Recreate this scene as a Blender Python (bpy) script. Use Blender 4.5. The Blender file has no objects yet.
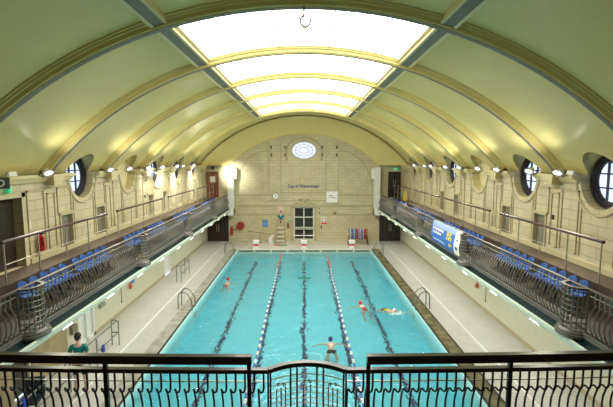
import bpy, bmesh, math, random
from mathutils import Vector, Matrix
R = math.radians; PI = math.pi
random.seed(7)
SC = bpy.context.scene
COL = SC.collection

# ------------------------------------------------------------------ materials
def mat(name, col, rough=.6, metal=0, noise=0, nscale=4, bump=0, bscale=30, emit=None, estr=0, spec=.5, coat=0):
    m = bpy.data.materials.new(name); m.use_nodes = True
    nt = m.node_tree; b = nt.nodes['Principled BSDF']
    b.inputs['Base Color'].default_value = (*col, 1)
    b.inputs['Roughness'].default_value = rough
    b.inputs['Metallic'].default_value = metal
    b.inputs['Specular IOR Level'].default_value = spec
    b.inputs['Coat Weight'].default_value = coat
    if noise:
        tc = nt.nodes.new('ShaderNodeTexCoord'); n = nt.nodes.new('ShaderNodeTexNoise')
        n.inputs['Scale'].default_value = nscale; n.inputs['Detail'].default_value = 5
        nt.links.new(tc.outputs['Object'], n.inputs['Vector'])
        r = nt.nodes.new('ShaderNodeValToRGB')
        r.color_ramp.elements[0].position = .3; r.color_ramp.elements[1].position = .7
        r.color_ramp.elements[0].color = (*[c*(1-noise) for c in col], 1)
        r.color_ramp.elements[1].color = (*[min(1, c*(1+noise)) for c in col], 1)
        nt.links.new(n.outputs['Fac'], r.inputs['Fac']); nt.links.new(r.outputs['Color'], b.inputs['Base Color'])
    if bump:
        tc = nt.nodes.new('ShaderNodeTexCoord'); n = nt.nodes.new('ShaderNodeTexNoise')
        n.inputs['Scale'].default_value = bscale; n.inputs['Detail'].default_value = 4
        nt.links.new(tc.outputs['Object'], n.inputs['Vector'])
        bp = nt.nodes.new('ShaderNodeBump'); bp.inputs['Strength'].default_value = bump; bp.inputs['Distance'].default_value = .02
        nt.links.new(n.outputs['Fac'], bp.inputs['Height']); nt.links.new(bp.outputs['Normal'], b.inputs['Normal'])
    if emit:
        b.inputs['Emission Color'].default_value = (*emit, 1); b.inputs['Emission Strength'].default_value = estr
    return m

def brick_mat(name, c1, c2, mortar, axes, bw, bh, msize=.01, rough=.7, offset=.5, bumps=.3, noise=.08):
    """stone blocks / tiles: axes picks which object axes run along the row and up the courses"""
    m = bpy.data.materials.new(name); m.use_nodes = True
    nt = m.node_tree; L = nt.links; b = nt.nodes['Principled BSDF']; b.inputs['Roughness'].default_value = rough
    tc = nt.nodes.new('ShaderNodeTexCoord'); sp = nt.nodes.new('ShaderNodeSeparateXYZ'); cb = nt.nodes.new('ShaderNodeCombineXYZ')
    L.new(tc.outputs['Object'], sp.inputs[0]); L.new(sp.outputs[axes[0]], cb.inputs[0]); L.new(sp.outputs[axes[1]], cb.inputs[1])
    br = nt.nodes.new('ShaderNodeTexBrick')
    br.inputs['Scale'].default_value = 1; br.inputs['Brick Width'].default_value = bw; br.inputs['Row Height'].default_value = bh
    br.inputs['Mortar Size'].default_value = msize; br.offset = offset; br.inputs['Mortar Smooth'].default_value = .3
    br.inputs['Color1'].default_value = (*c1, 1); br.inputs['Color2'].default_value = (*c2, 1); br.inputs['Mortar'].default_value = (*mortar, 1)
    L.new(cb.outputs[0], br.inputs['Vector'])
    n = nt.nodes.new('ShaderNodeTexNoise'); n.inputs['Scale'].default_value = 1.3; n.inputs['Detail'].default_value = 6
    L.new(tc.outputs['Object'], n.inputs['Vector'])
    mr = nt.nodes.new('ShaderNodeMapRange'); mr.inputs[1].default_value = .3; mr.inputs[2].default_value = .7
    mr.inputs[3].default_value = 1-noise; mr.inputs[4].default_value = 1+noise
    L.new(n.outputs['Fac'], mr.inputs[0])
    hs = nt.nodes.new('ShaderNodeHueSaturation'); L.new(br.outputs['Color'], hs.inputs['Color']); L.new(mr.outputs[0], hs.inputs['Value'])
    L.new(hs.outputs[0], b.inputs['Base Color'])
    bp = nt.nodes.new('ShaderNodeBump'); bp.inputs['Strength'].default_value = bumps; bp.inputs['Distance'].default_value = .01; bp.invert = True
    L.new(br.outputs['Fac'], bp.inputs['Height']); L.new(bp.outputs['Normal'], b.inputs['Normal'])
    return m

M = {}
M['vault'] = mat('vault_paint', (.80,.705,.30), .24, noise=.05, nscale=.7, bump=.12, bscale=9)
M['rib'] = mat('rib_paint', (.76,.63,.24), .4, noise=.04, nscale=1.5)
M['ribgrey'] = mat('rib_soffit_grey', (.21,.22,.18), .5, noise=.05)
M['cream'] = mat('cream_plaster', (.72,.64,.36), .5, noise=.04, nscale=1)
M['cove'] = mat('yellow_cove_plaster', (.80,.68,.28), .45, noise=.03, nscale=1)
M['stone_side'] = brick_mat('side_stone_blocks', (.66,.59,.38), (.61,.54,.345), (.38,.32,.18), (1,2), .62, .31, .010)
M['stone_far'] = brick_mat('far_stone_blocks', (.62,.56,.35), (.57,.51,.32), (.42,.37,.22), (0,2), .62, .24, .012)
M['mould'] = mat('stone_moulding', (.56,.49,.30), .6)
M['dado'] = mat('stone_low_recess', (.24,.23,.17), .7)
M['lower'] = mat('lower_wall_cream', (.66,.65,.51), .45, noise=.03)
M['tan'] = mat('tan_skirting', (.45,.39,.25), .5)
M['woodwall'] = mat('tan_timber_panel', (.38,.31,.16), .5, noise=.15, nscale=3)
M['fascia'] = mat('fascia_pale_green', (.66,.76,.64), .3)
M['teal'] = mat('dark_teal_ledge', (.012,.035,.038), .18)
M['plinth'] = mat('plinth_bronze_grey', (.14,.135,.125), .3, noise=.1)
M['iron'] = mat('bronze_grey_iron', (.27,.255,.215), .35, metal=.5)
M['iron_dark'] = mat('dark_iron', (.018,.016,.014), .35, metal=.3)
M['rail_dark'] = mat('dark_stained_rail', (.020,.012,.009), .3, coat=.3)
M['rail_brown'] = mat('brown_handrail', (.042,.016,.010), .5)
M['bal_rail'] = mat('balustrade_top_rail', (.10,.075,.055), .5)
M['mould_far'] = mat('far_wall_moulding', (.46,.41,.25), .7)
M['ladder'] = mat('dull_tube_steel', (.27,.29,.27), .3, metal=.7)
M['steel'] = mat('satin_steel', (.62,.60,.52), .28, metal=.85)
M['gal_floor'] = mat('brown_gallery_floor', (.085,.062,.042), .5, noise=.25, nscale=5)
M['seat'] = mat('blue_seat_plastic', (.022,.095,.36), .35)
M['seatpost'] = mat('seat_bracket', (.05,.06,.1), .5)
M['deck'] = brick_mat('deck_tiles', (.62,.61,.55), (.585,.575,.515), (.44,.43,.38), (0,1), .15, .15, .006, rough=.3, offset=0, bumps=.1, noise=.05)
M['drain'] = mat('white_drain', (.86,.86,.80), .4)
M['coping_l'] = mat('grey_marble_coping', (.45,.44,.38), .2, noise=.25, nscale=3)
M['coping_r'] = mat('marble_coping_reflection_tint', (.20,.18,.10), .15, noise=.45, nscale=3)  # same marble as the left side; brown reflections put into its colour
M['pooltile'] = brick_mat('turquoise_pool_tiles', (.155,.65,.79), (.145,.62,.76), (.12,.55,.69), (0,1), .15, .15, .006, rough=.4, offset=0, noise=.05)
M['poolwall'] = mat('pool_wall_tile', (.45,.80,.82), .35)
M['poolline'] = mat('navy_lane_tiles', (.01,.025,.12), .4)
M['white'] = mat('white_paint', (.85,.85,.82), .4)
M['offwhite'] = mat('offwhite_metal', (.80,.82,.74), .35)
M['ductw'] = mat('white_duct', (.86,.87,.80), .35)
M['brown_door'] = mat('dark_brown_door', (.030,.014,.010), .75, noise=.2)
M['red_brown_door'] = mat('red_brown_door', (.22,.07,.035), .4, noise=.15)
M['black_door'] = mat('near_black_door', (.022,.020,.018), .35)
M['doorframe'] = mat('stone_door_frame', (.60,.54,.34), .6)
M['darkglass'] = mat('dark_glass', (.045,.042,.032), .12)
M['silver'] = mat('floodlight_silver', (.55,.56,.58), .25, metal=.7)
M['lens'] = mat('lit_lens', (.9,.9,.9), .2, emit=(1,.98,.9), estr=1.0)
M['tube'] = mat('lit_diffuser', (.9,.9,.9), .3, emit=(.97,1,.93), estr=2.2)
M['fitgrey'] = mat('fitting_grey', (.32,.35,.31), .4)
M['wframe'] = mat('window_frame_dark', (.03,.028,.04), .3)
M['red'] = mat('red_paint', (.55,.02,.015), .3)
M['darkred'] = mat('hose_red', (.35,.04,.02), .4)
M['green'] = mat('exit_green', (.02,.42,.20), .4, emit=(.03,.8,.4), estr=.5)
M['signgrey'] = mat('sign_grey', (.09,.10,.09), .5)
M['signwhite'] = mat('sign_white', (.88,.87,.82), .5)
M['signpink'] = mat('sign_pink', (.80,.45,.42), .5)
M['signred'] = mat('sign_red', (.62,.05,.06), .5)
M['signblue'] = mat('sign_blue', (.07,.22,.55), .4)
M['navytext'] = mat('navy_letters', (.015,.025,.20), .5)
M['gold'] = mat('pale_gold', (.62,.52,.26), .4)
M['banner'] = mat('banner_blue', (.035,.17,.60), .45)
M['bannerpale'] = mat('banner_pale_blue', (.38,.52,.82), .45)
M['yellow'] = mat('yellow_print', (.85,.66,.05), .45)
M['black'] = mat('black', (.01,.01,.01), .5)
M['skin'] = mat('skin', (.62,.42,.33), .5)
M['hair'] = mat('dark_hair', (.015,.012,.010), .6)
M['tealcloth'] = mat('teal_cloth', (.0,.20,.19), .8)
M['darkcloth'] = mat('dark_shorts', (.02,.022,.03), .8)
M['khaki'] = mat('khaki_shorts', (.30,.24,.15), .8)
M['navycap'] = mat('navy_cap', (.02,.04,.22), .4)
M['redcap'] = mat('red_cap', (.65,.03,.05), .4)
M['redsuit'] = mat('red_swimsuit', (.45,.04,.04), .5)
M['navyvinyl'] = mat('navy_vinyl', (.02,.028,.05), .45)
M['bluecloth'] = mat('blue_cloth', (.02,.05,.45), .8)
M['float_w'] = mat('float_white', (.82,.80,.72), .4)
M['float_b'] = mat('float_blue', (.10,.20,.52), .4)
M['float_r'] = mat('float_pink', (.60,.16,.13), .4)
M['wood'] = mat('pale_wood', (.42,.35,.22), .5, noise=.1)
M['foam'] = mat('white_foam_splash', (.85,.92,.92), .6)
M['orange'] = mat('orange_plastic', (.70,.14,.04), .5)
M['greyfab'] = mat('dark_grey', (.06,.06,.06), .6)
M['lip'] = mat('pool_lip_white', (.62,.66,.58), .35)
M['lipdark'] = mat('overflow_slot', (.10,.20,.17), .3)

def node_mat(name): 
    m = bpy.data.materials.new(name); m.use_nodes = True; nt = m.node_tree
    for n in list(nt.nodes):
        if n.type != 'OUTPUT_MATERIAL': nt.nodes.remove(n)
    return m, nt, nt.nodes['Material Output']
# frosted daylight glass of the roof light
m, nt, out = node_mat('frosted_daylight_glass')
e = nt.nodes.new('ShaderNodeEmission'); e.inputs['Color'].default_value = (1,.975,.90,1); e.inputs['Strength'].default_value = 5.0
nt.links.new(e.outputs[0], out.inputs[0]); M['skyglass'] = m
m, nt, out = node_mat('bright_window_glass')
e = nt.nodes.new('ShaderNodeEmission'); e.inputs['Color'].default_value = (.84,.90,1,1); e.inputs['Strength'].default_value = .80
nt.links.new(e.outputs[0], out.inputs[0]); M['ovalglass'] = m
m, nt, out = node_mat('window_glass')
t = nt.nodes.new('ShaderNodeBsdfTransparent'); g = nt.nodes.new('ShaderNodeBsdfGlossy'); g.inputs['Roughness'].default_value = .02
mx = nt.nodes.new('ShaderNodeMixShader'); mx.inputs[0].default_value = .08
nt.links.new(t.outputs[0], mx.inputs[1]); nt.links.new(g.outputs[0], mx.inputs[2]); nt.links.new(mx.outputs[0], out.inputs[0]); M['glass'] = m
# water
m, nt, out = node_mat('pool_water')
gl = nt.nodes.new('ShaderNodeBsdfGlass'); gl.inputs['IOR'].default_value = 1.33; gl.inputs['Roughness'].default_value = .0
gl.inputs['Color'].default_value = (.93,1,1,1)
tc = nt.nodes.new('ShaderNodeTexCoord')
n1 = nt.nodes.new('ShaderNodeTexNoise'); n1.inputs['Scale'].default_value = 1.5; n1.inputs['Detail'].default_value = 3.0; n1.inputs['Distortion'].default_value = .6
n2 = nt.nodes.new('ShaderNodeTexNoise'); n2.inputs['Scale'].default_value = .28
mp = nt.nodes.new('ShaderNodeMapRange'); mp.inputs[1].default_value = .35; mp.inputs[2].default_value = .65; mp.inputs[3].default_value = .55; mp.inputs[4].default_value = 1.15
n3 = nt.nodes.new('ShaderNodeTexNoise'); n3.inputs['Scale'].default_value = 5.5; n3.inputs['Detail'].default_value = 2; nt.links.new(tc.outputs['Object'], n3.inputs['Vector'])
ad = nt.nodes.new('ShaderNodeMath'); ad.operation = 'MULTIPLY_ADD'; ad.inputs[1].default_value = .22
ml = nt.nodes.new('ShaderNodeMath'); ml.operation = 'MULTIPLY'
nt.links.new(tc.outputs['Object'], n1.inputs['Vector']); nt.links.new(tc.outputs['Object'], n2.inputs['Vector'])
nt.links.new(n2.outputs['Fac'], mp.inputs[0]); nt.links.new(mp.outputs[0], ml.inputs[1]); nt.links.new(n3.outputs['Fac'], ad.inputs[0]); nt.links.new(n1.outputs['Fac'], ad.inputs[2]); nt.links.new(ad.outputs[0], ml.inputs[0])
bp = nt.nodes.new('ShaderNodeBump'); bp.inputs['Strength'].default_value = 1; bp.inputs['Distance'].default_value = .105
nt.links.new(ml.outputs[0], bp.inputs['Height']); nt.links.new(bp.outputs['Normal'], gl.inputs['Normal'])
nt.links.new(gl.outputs[0], out.inputs[0]); M['water'] = m

# ------------------------------------------------------------------ mesh helpers
class MB:
    def __init__(s): s.v = []; s.f = []; s.mi = []; s.cur = 0
    def add(s, vs, fs):
        k = len(s.v); s.v += [tuple(v) for v in vs]; s.f += [tuple(i+k for i in f) for f in fs]; s.mi += [s.cur]*len(fs); return s
    def box(s, x0, x1, y0, y1, z0, z1, rot=None, org=None):
        vs = [Vector((x, y, z)) for z in (z0, z1) for y in (y0, y1) for x in (x0, x1)]
        if rot is not None:
            o = Vector(org) if org else Vector((0,0,0)); vs = [rot @ (v-o) + o for v in vs]
        return s.add(vs, [(0,2,3,1),(4,5,7,6),(0,1,5,4),(2,6,7,3),(0,4,6,2),(1,3,7,5)])
    def tube(s, pts, r, n=6, closed=False, caps=True):
        pts = [Vector(p) for p in pts]; N = len(pts); rs = r if isinstance(r, (list, tuple)) else [r]*N
        vs = []; fs = []; prev = None
        for i, p in enumerate(pts):
            a = pts[(i-1) % N] if (i > 0 or closed) else p; b = pts[(i+1) % N] if (i < N-1 or closed) else p
            d = (b-a).normalized()
            if prev is None:
                u = d.orthogonal().normalized()
            else:
                u = (prev - d*prev.dot(d)); u = u.normalized() if u.length > 1e-5 else d.orthogonal().normalized()
            prev = u; w = d.cross(u)
            for k in range(n):
                t = 2*PI*k/n; vs.append(p + (u*math.cos(t)+w*math.sin(t))*rs[i])
        for i in range(N if closed else N-1):
            j = (i+1) % N
            for k in range(n):
                k2 = (k+1) % n; fs.append((i*n+k, i*n+k2, j*n+k2, j*n+k))
        if not closed and caps:
            fs.append(tuple(range(n-1, -1, -1))); fs.append(tuple((N-1)*n+k for k in range(n)))
        return s.add(vs, fs)
    def sweep(s, pts, prof, up=Vector((0,0,1)), closed=False):
        """rectangular-ish profile [(u,w)..] swept; u sideways (dir x up), w up"""
        pts = [Vector(p) for p in pts]; N = len(pts); n = len(prof); vs = []; fs = []
        for i, p in enumerate(pts):
            a = pts[i-1] if i > 0 else (pts[-1] if closed else p); b = pts[i+1] if i < N-1 else (pts[0] if closed else p)
            d = (b-a).normalized(); sd = d.cross(up).normalized(); uu = sd.cross(d)
            for (u, w) in prof: vs.append(p + sd*u + uu*w)
        for i in range(N if closed else N-1):
            j = (i+1) % N
            for k in range(n):
                k2 = (k+1) % n; fs.append((i*n+k, j*n+k, j*n+k2, i*n+k2))
        if not closed: fs.append(tuple(range(n))); fs.append(tuple((N-1)*n+k for k in range(n-1, -1, -1)))
        return s.add(vs, fs)
    def prism(s, poly, a0, a1, axis):
        """poly in the two other axes (in xyz order), extruded along axis"""
        n = len(poly); vs = []
        for a in (a0, a1):
            for (p, q) in poly: vs.append({'x': (a,p,q), 'y': (p,a,q), 'z': (p,q,a)}[axis])
        fs = [tuple(range(n)), tuple(range(2*n-1, n-1, -1))] + [(k, n+k, n+(k+1) % n, (k+1) % n) for k in range(n)]
        return s.add(vs, fs)
    def cyl(s, c, r, h, axis='z', n=20, r2=None):
        r2 = r if r2 is None else r2; vs = []
        for (a, rr) in ((0, r), (h, r2)):
            for k in range(n):
                t = 2*PI*k/n; u, w = rr*math.cos(t), rr*math.sin(t)
                vs.append({'x': (c[0]+a, c[1]+u, c[2]+w), 'y': (c[0]+u, c[1]+a, c[2]+w), 'z': (c[0]+u, c[1]+w, c[2]+a)}[axis])
        return s.add(vs, [tuple(range(n-1, -1, -1)), tuple(range(n, 2*n))] + [(k, (k+1) % n, n+(k+1) % n, n+k) for k in range(n)])
    def lathe(s, prof, c, n=20, a0=0, a1=2*PI):
        """prof [(r,z)..] around z"""
        full = abs(a1-a0-2*PI) < 1e-6; k_ = n if full else n+1; vs = []; fs = []
        for (r, z) in prof:
            for k in range(k_):
                t = a0+(a1-a0)*k/n; vs.append((c[0]+r*math.cos(t), c[1]+r*math.sin(t), c[2]+z))
        for i in range(len(prof)-1):
            for k in range(n):
                k2 = (k+1) % k_; fs.append((i*k_+k, i*k_+k2, (i+1)*k_+k2, (i+1)*k_+k))
        fs.append(tuple(range(k_-1, -1, -1))); fs.append(tuple((len(prof)-1)*k_+k for k in range(k_)))
        return s.add(vs, fs)
    def ball(s, c, rx, ry=None, rz=None, n=12, rot=None):
        ry = rx if ry is None else ry; rz = rx if rz is None else rz; m_ = max(4, n//2); vs = []; fs = []
        for i in range(1, m_):
            for k in range(n):
                a = PI*i/m_; t = 2*PI*k/n; v = Vector((rx*math.sin(a)*math.cos(t), ry*math.sin(a)*math.sin(t), rz*math.cos(a)))
                if rot is not None: v = rot @ v
                vs.append(v + Vector(c))
        tp = Vector((0,0,rz)); bt = Vector((0,0,-rz))
        if rot is not None: tp = rot @ tp; bt = rot @ bt
        vs += [tp+Vector(c), bt+Vector(c)]; T = len(vs)-2
        for i in range(m_-2):
            for k in range(n):
                k2 = (k+1) % n; fs.append((i*n+k, (i+1)*n+k, (i+1)*n+k2, i*n+k2))
        for k in range(n):
            fs.append((T, k, (k+1) % n)); fs.append((T+1, (m_-2)*n+(k+1) % n, (m_-2)*n+k))
        return s.add(vs, fs)
    def mesh(s, name, mats, smooth=False, fix=True):
        me = bpy.data.meshes.new(name); me.from_pydata(s.v, [], s.f)
        for mm in (mats if isinstance(mats, (list, tuple)) else [mats]): me.materials.append(mm)
        for p, i in zip(me.polygons, s.mi): p.material_index = i
        if fix:
            b = bmesh.new(); b.from_mesh(me); bmesh.ops.recalc_face_normals(b, faces=b.faces); b.to_mesh(me); b.free()
        if smooth:
            me.polygons.foreach_set('use_smooth', [True]*len(me.polygons)); 
            try: me.set_sharp_from_angle(angle=R(38))
            except Exception: pass
        return me
    def build(s, name, mats, parent=None, smooth=False, fix=True):
        o = bpy.data.objects.new(name, s.mesh(name, mats, smooth, fix)); COL.objects.link(o)
        if parent is not None: o.parent = parent
        return o

def thing(name, label, cat, loc=(0,0,0), rz=0, group=None):
    o = bpy.data.objects.new(name, None); COL.objects.link(o); o.empty_display_size = .1
    o.location = loc; o.rotation_euler = (0,0,rz); o['label'] = label; o['category'] = cat
    if group: o['group'] = group
    return o
def tag(o, label, cat, group=None):
    o['label'] = label; o['category'] = cat
    if group: o['group'] = group
    return o
def struct(name, mb, m_, parent=None, smooth=False):
    o = mb.build(name, m_, parent, smooth)
    if parent is None: o['kind'] = 'structure'
    return o
def dup(root, loc, rz=None, label=None, group=None, scale=None):
    r = root.copy(); COL.objects.link(r); r.location = loc
    if rz is not None: r.rotation_euler = (0,0,rz)
    if scale: r.scale = scale
    if label: r['label'] = label
    if group: r['group'] = group
    def rec(src, dst):
        for ch in list(src.children):
            c = ch.copy(); COL.objects.link(c); c.parent = dst; rec(ch, c)
    rec(root, r); return r
def place(me, name, parent, loc=(0,0,0)):
    o = bpy.data.objects.new(name, me); COL.objects.link(o); o.parent = parent; o.location = loc; return o
def boolean_cut(o, cutters):
    for c in cutters:
        md = o.modifiers.new('b', 'BOOLEAN'); md.operation = 'DIFFERENCE'; md.solver = 'EXACT'; md.object = c
    dg = bpy.context.evaluated_depsgraph_get(); dg.update()
    me = bpy.data.meshes.new_from_object(o.evaluated_get(dg)); o.modifiers.clear(); o.data = me
def text_mb(body, size, name, m_, loc, rot, parent=None, bold=.0, extr=.006, align='CENTER'):
    cu = bpy.data.curves.new(name, 'FONT'); cu.body = body; cu.size = size; cu.extrude = extr; cu.offset = bold
    cu.align_x = align; cu.align_y = 'CENTER'
    t = bpy.data.objects.new('tmp_text', cu); COL.objects.link(t)
    dg = bpy.context.evaluated_depsgraph_get(); me = bpy.data.meshes.new_from_object(t.evaluated_get(dg))
    bpy.data.objects.remove(t); me.materials.clear(); me.materials.append(m_)
    o = bpy.data.objects.new(name, me); COL.objects.link(o); o.location = loc; o.rotation_euler = rot
    if parent is not None: o.parent = parent
    return o

# ------------------------------------------------------------------ dimensions
XW = 8.16; FAR = 33.8; ZG = 3.0; ZU = 3.70; ZS = 6.34; BACK = -2.5
R0 = 10.70; RP = 10.90; ZC = -.63
RIBS = [1.6, 5.45, 9.30, 13.15, 17.0, 20.85, 24.7, 28.6, 32.55]
WIN = [11.2, 15.1, 19.05, 22.8, 26.7, 30.6]
def arcx(Rr, z): return math.sqrt(Rr*Rr-(z-ZC)**2)
def arcz(Rr, x): return ZC+math.sqrt(Rr*Rr-x*x)
def ang(x, Rr): return math.asin(x/Rr)
def P(Rr, t, y): return (Rr*math.sin(t), y, ZC+Rr*math.cos(t))

# ------------------------------------------------------------------ floor, pool
PX = 5.12; PY0 = 5.27; PY1 = 30.27; WZ = -.20
b = MB()
for (x0, x1, y0, y1) in ((-XW, -5.65, BACK, FAR), (5.65, XW, BACK, FAR), (-5.65, 5.65, BACK, PY0-.5), (-5.65, 5.65, PY1+.45, FAR)):
    b.box(x0, x1, y0, y1, -.3, 0)
struct('floor', b, M['deck'])
b = MB()
for s in (-1, 1): b.box(s*6.50-.035, s*6.50+.035, 2, 31.6, -.01, .006)
b.box(-6.5, 6.5, 31.55, 31.62, -.01, .006)
struct('trim_1', b, M['drain'])
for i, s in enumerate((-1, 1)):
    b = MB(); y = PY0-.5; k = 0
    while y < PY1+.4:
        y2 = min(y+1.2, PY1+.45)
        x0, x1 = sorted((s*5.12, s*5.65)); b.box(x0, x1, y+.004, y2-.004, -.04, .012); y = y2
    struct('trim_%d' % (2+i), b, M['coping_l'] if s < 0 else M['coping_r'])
for i, s in enumerate((-1, 1)):
    b = MB(); b.box(*sorted((s*5.115, s*5.175)), PY0, PY1, .0, .016)
    if s > 0: b.box(5.60, 5.66, PY0, PY1, .0, .016)
    struct('trim_%d' % (8+i), b, M['black'])
# raised far lip with overflow slots
b = MB(); b.box(-5.12, 5.12, PY1, PY1+.45, -.3, .05); b.box(-5.07, 5.07, PY1-.03, PY1, -.36, -.16)
b.box(-5.12, 5.12, PY0-.5, PY0, -.3, .05)
struct('trim_4', b, M['lip'])
b = MB()
for k in range(8):
    x = -5.0+k*1.25; b.box(x+.08, x+1.17, PY1-.012, PY1+.01, -.13, -.0)
struct('trim_5', b, M['lipdark'])
# pool shell
b = MB()
b.cur = 0; b.box(-PX-.2, PX+.2, PY0-.2, PY1+.2, -1.75, -1.5)
b.cur = 1
for s in (-1, 1):
    x0, x1 = sorted((s*(PX-.05), s*(PX+.5))); b.box(x0, x1, PY0-.2, PY1+.2, -1.5, -.05)
b.box(-PX, PX, PY0-.2, PY0, -1.5, -.31); b.box(-PX, PX, PY1, PY1+.2, -1.5, -.36)
o = b.build('floor', [M['pooltile'], M['poolwall']]); o.name = 'floor_pool'; o['kind'] = 'structure'
b = MB()
for x in (-3.45, -1.72, 0, 1.72, 3.45): b.box(x-.075, x+.075, PY0+1, PY1-1.2, -1.5, -1.492)
b.box(-.30, .30, 25.0, 25.18, -1.5, -1.490)
struct('trim_6', b, M['poolline'])
b = MB(); b.box(-.45, .45, 24.9, 25.15, -1.49, -1.47); tag(b.build('floor_grate', M['green'] if 0 else mat('green_grate', (.0,.22,.17), .5)), 'dark green grate across the central lane line on the pool bottom', 'grate')
b = MB(); b.add([(-PX+.05, PY0, WZ), (PX-.05, PY0, WZ), (PX-.05, PY1-.03, WZ), (-PX+.05, PY1-.03, WZ)], [(0,1,2,3)])
wo = b.build('pool_water', M['water'], fix=False); wo['kind'] = 'stuff'; wo['label'] = 'rippled turquoise water filling the long swimming pool'; wo['category'] = 'water'

# ------------------------------------------------------------------ walls
def wall_side(s):
    nm = 'left' if s < 0 else 'right'
    x0, x1 = sorted((s*XW, s*(XW+.45)))
    b = MB(); b.box(x0, x1, BACK, FAR+.4, ZU-.75, ZS)
    w = struct('wall_'+nm, b, M['stone_side'])
    cut = []
    for y in WIN:
        if s < 0 and y < 12: continue
        c = MB(); c.cyl((s*7.0 if s > 0 else -9.2, y, 6.20), .80, 2.2, 'x', 40); cut.append(c.build('cutter', M['cream']))
    if s < 0:   # gallery door
        c = MB(); c.box(-XW-.3, -XW+.3, 10.15, 11.75, ZU, 5.72); cut.append(c.build('cutter', M['cream']))
    for y in (13.95, 16.28, 21.7, 23.9):
        c = MB(); a0, a1 = sorted((s*(XW-.1), s*(XW+.14))); c.box(a0, a1, y-.33, y+.33, ZU+.02, 4.95); cut.append(c.build('cutter', M['dado']))
    boolean_cut(w, cut)
    for c in cut: bpy.data.objects.remove(c)
    # lower wall under gallery
    b = MB()
    segs = [(BACK, FAR+.4)] if s > 0 else [(BACK, 10.9), (11.6, 14.3), (15.4, 23.4), (24.5, FAR+.4)]
    for a, c in segs: b.box(x0, x1, a, c, 0, 2.7)
    if s < 0:
        for a, c in ((10.9, 11.6), (14.3, 15.4), (23.4, 24.5)): b.box(x0, x1, a, c, 2.05, 2.7); b.box(x0-.6, x0-.5, a-.2, c+.2, 0, 2.6)
    o = struct('wall_lower_'+nm, b, M['lower'])
    b = MB(); 
    for a, c in segs: b.box(*sorted((s*XW, s*(XW-.02))), a, c, 0, .13)
    struct('baseboard_'+nm, b, M['tan'])
    # mouldings of the upper wall
    b = MB(); X = s*XW; t = .035
    def frame(y0, y1, z0, z1, w_=.045):
        for (a, c, d, e_) in ((y0, y1, z1-w_, z1), (y0, y1, z0, z0+w_), (y0, y0+w_, z0, z1), (y1-w_, y1, z0, z1)):
            b.box(*sorted((X, X-s*t)), a, c, d, e_)
    for y in RIBS[2:]:
        if s < 0 and y < 10: continue
        frame(y-.21, y+.21, 3.95, 5.75)
    zt = 5.88
    for y in WIN:
        for q in (-1, 1):
            a, c = sorted((y+q*.80, y+q*1.62))
            if s < 0 and y < 12 and q < 0: continue
            frame(a, c, 3.95 if y not in (15.1, 22.8) else 5.0, zt)
        if s < 0 and y < 12: continue
        pts = [(X-s*.015, y-.66, 3.95), (X-s*.015, y-.66, 5.35)]
        arc = [(X-s*.015, y-.97*math.cos(a), 6.2-.97*math.sin(a)) for a in [R(3+174*k/20) for k in range(21)]]
        b.tube(arc, .035, 6)
        for q in (-1, 1):
            if s < 0 and y < 12 and q < 0: continue
            b.box(*sorted((X, X-s*t)), y+q*.68-.02, y+q*.68+.02, 3.95, 5.40)
    b.box(*sorted((X, X-s*.05)), (12.0 if s < 0 else 5.5), FAR, ZU, ZU+.16)
    struct('trim_%d' % (10 if s < 0 else 11), b, M['mould'])
    # cornice, broken by the windows, with corbel under each rib
    b = MB(); ys = [BACK]+[q for y in WIN if not (s < 0 and y < 12) for q in (y-.84, y+.84)]+[FAR]
    for k in range(0, len(ys), 2):
        a, c = ys[k], ys[k+1]
        for (d, z0, z1) in ((.10, 6.12, 6.18), (.16, 6.18, 6.25), (.24, 6.25, 6.34)):
            b.box(*sorted((X+s*.05, X-s*d)), a, c, z0, z1)
        b.box(*sorted((X, X+s*.42)), a, c, 6.28, 6.34)
    for y in RIBS:
        b.box(*sorted((X, X-s*.30)), y-.22, y+.22, 6.0, 6.12); b.box(*sorted((X, X-s*.34)), y-.30, y+.30, 6.12, 6.34)
    struct('trim_%d' % (12 if s < 0 else 13), b, M['cream'])
for s in (-1, 1): wall_side(s)

# niches' backs are the cut wall; small grey doors in them
# far wall
b = MB(); b.box(-XW-.4, XW+.4, FAR, FAR+.4, -.2, 10.6)
w = struct('wall_far', b, M['stone_far'])
c1 = MB(); N = 40; c1.add([(1.05*math.cos(2*PI*k/N), FAR-.2+q, 7.55+.74*math.sin(2*PI*k/N)) for q in (0, .5) for k in range(N)],
      [tuple(range(N-1, -1, -1)), tuple(range(N, 2*N))]+[(k, (k+1) % N, N+(k+1) % N, N+k) for k in range(N)])
c1 = c1.build('cutter', M['stone_far'])
c2 = MB(); c2.box(-.85, .83, FAR-.2, FAR+.25, .10, 2.85); c2 = c2.build('cutter', M['stone_far'])
boolean_cut(w, [c1, c2]); bpy.data.objects.remove(c1); bpy.data.objects.remove(c2)
b = MB(); b.box(-XW-.4, XW+.4, BACK-.3, BACK, -.2, 10.6); struct('wall_near', b, M['stone_far'])

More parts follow.
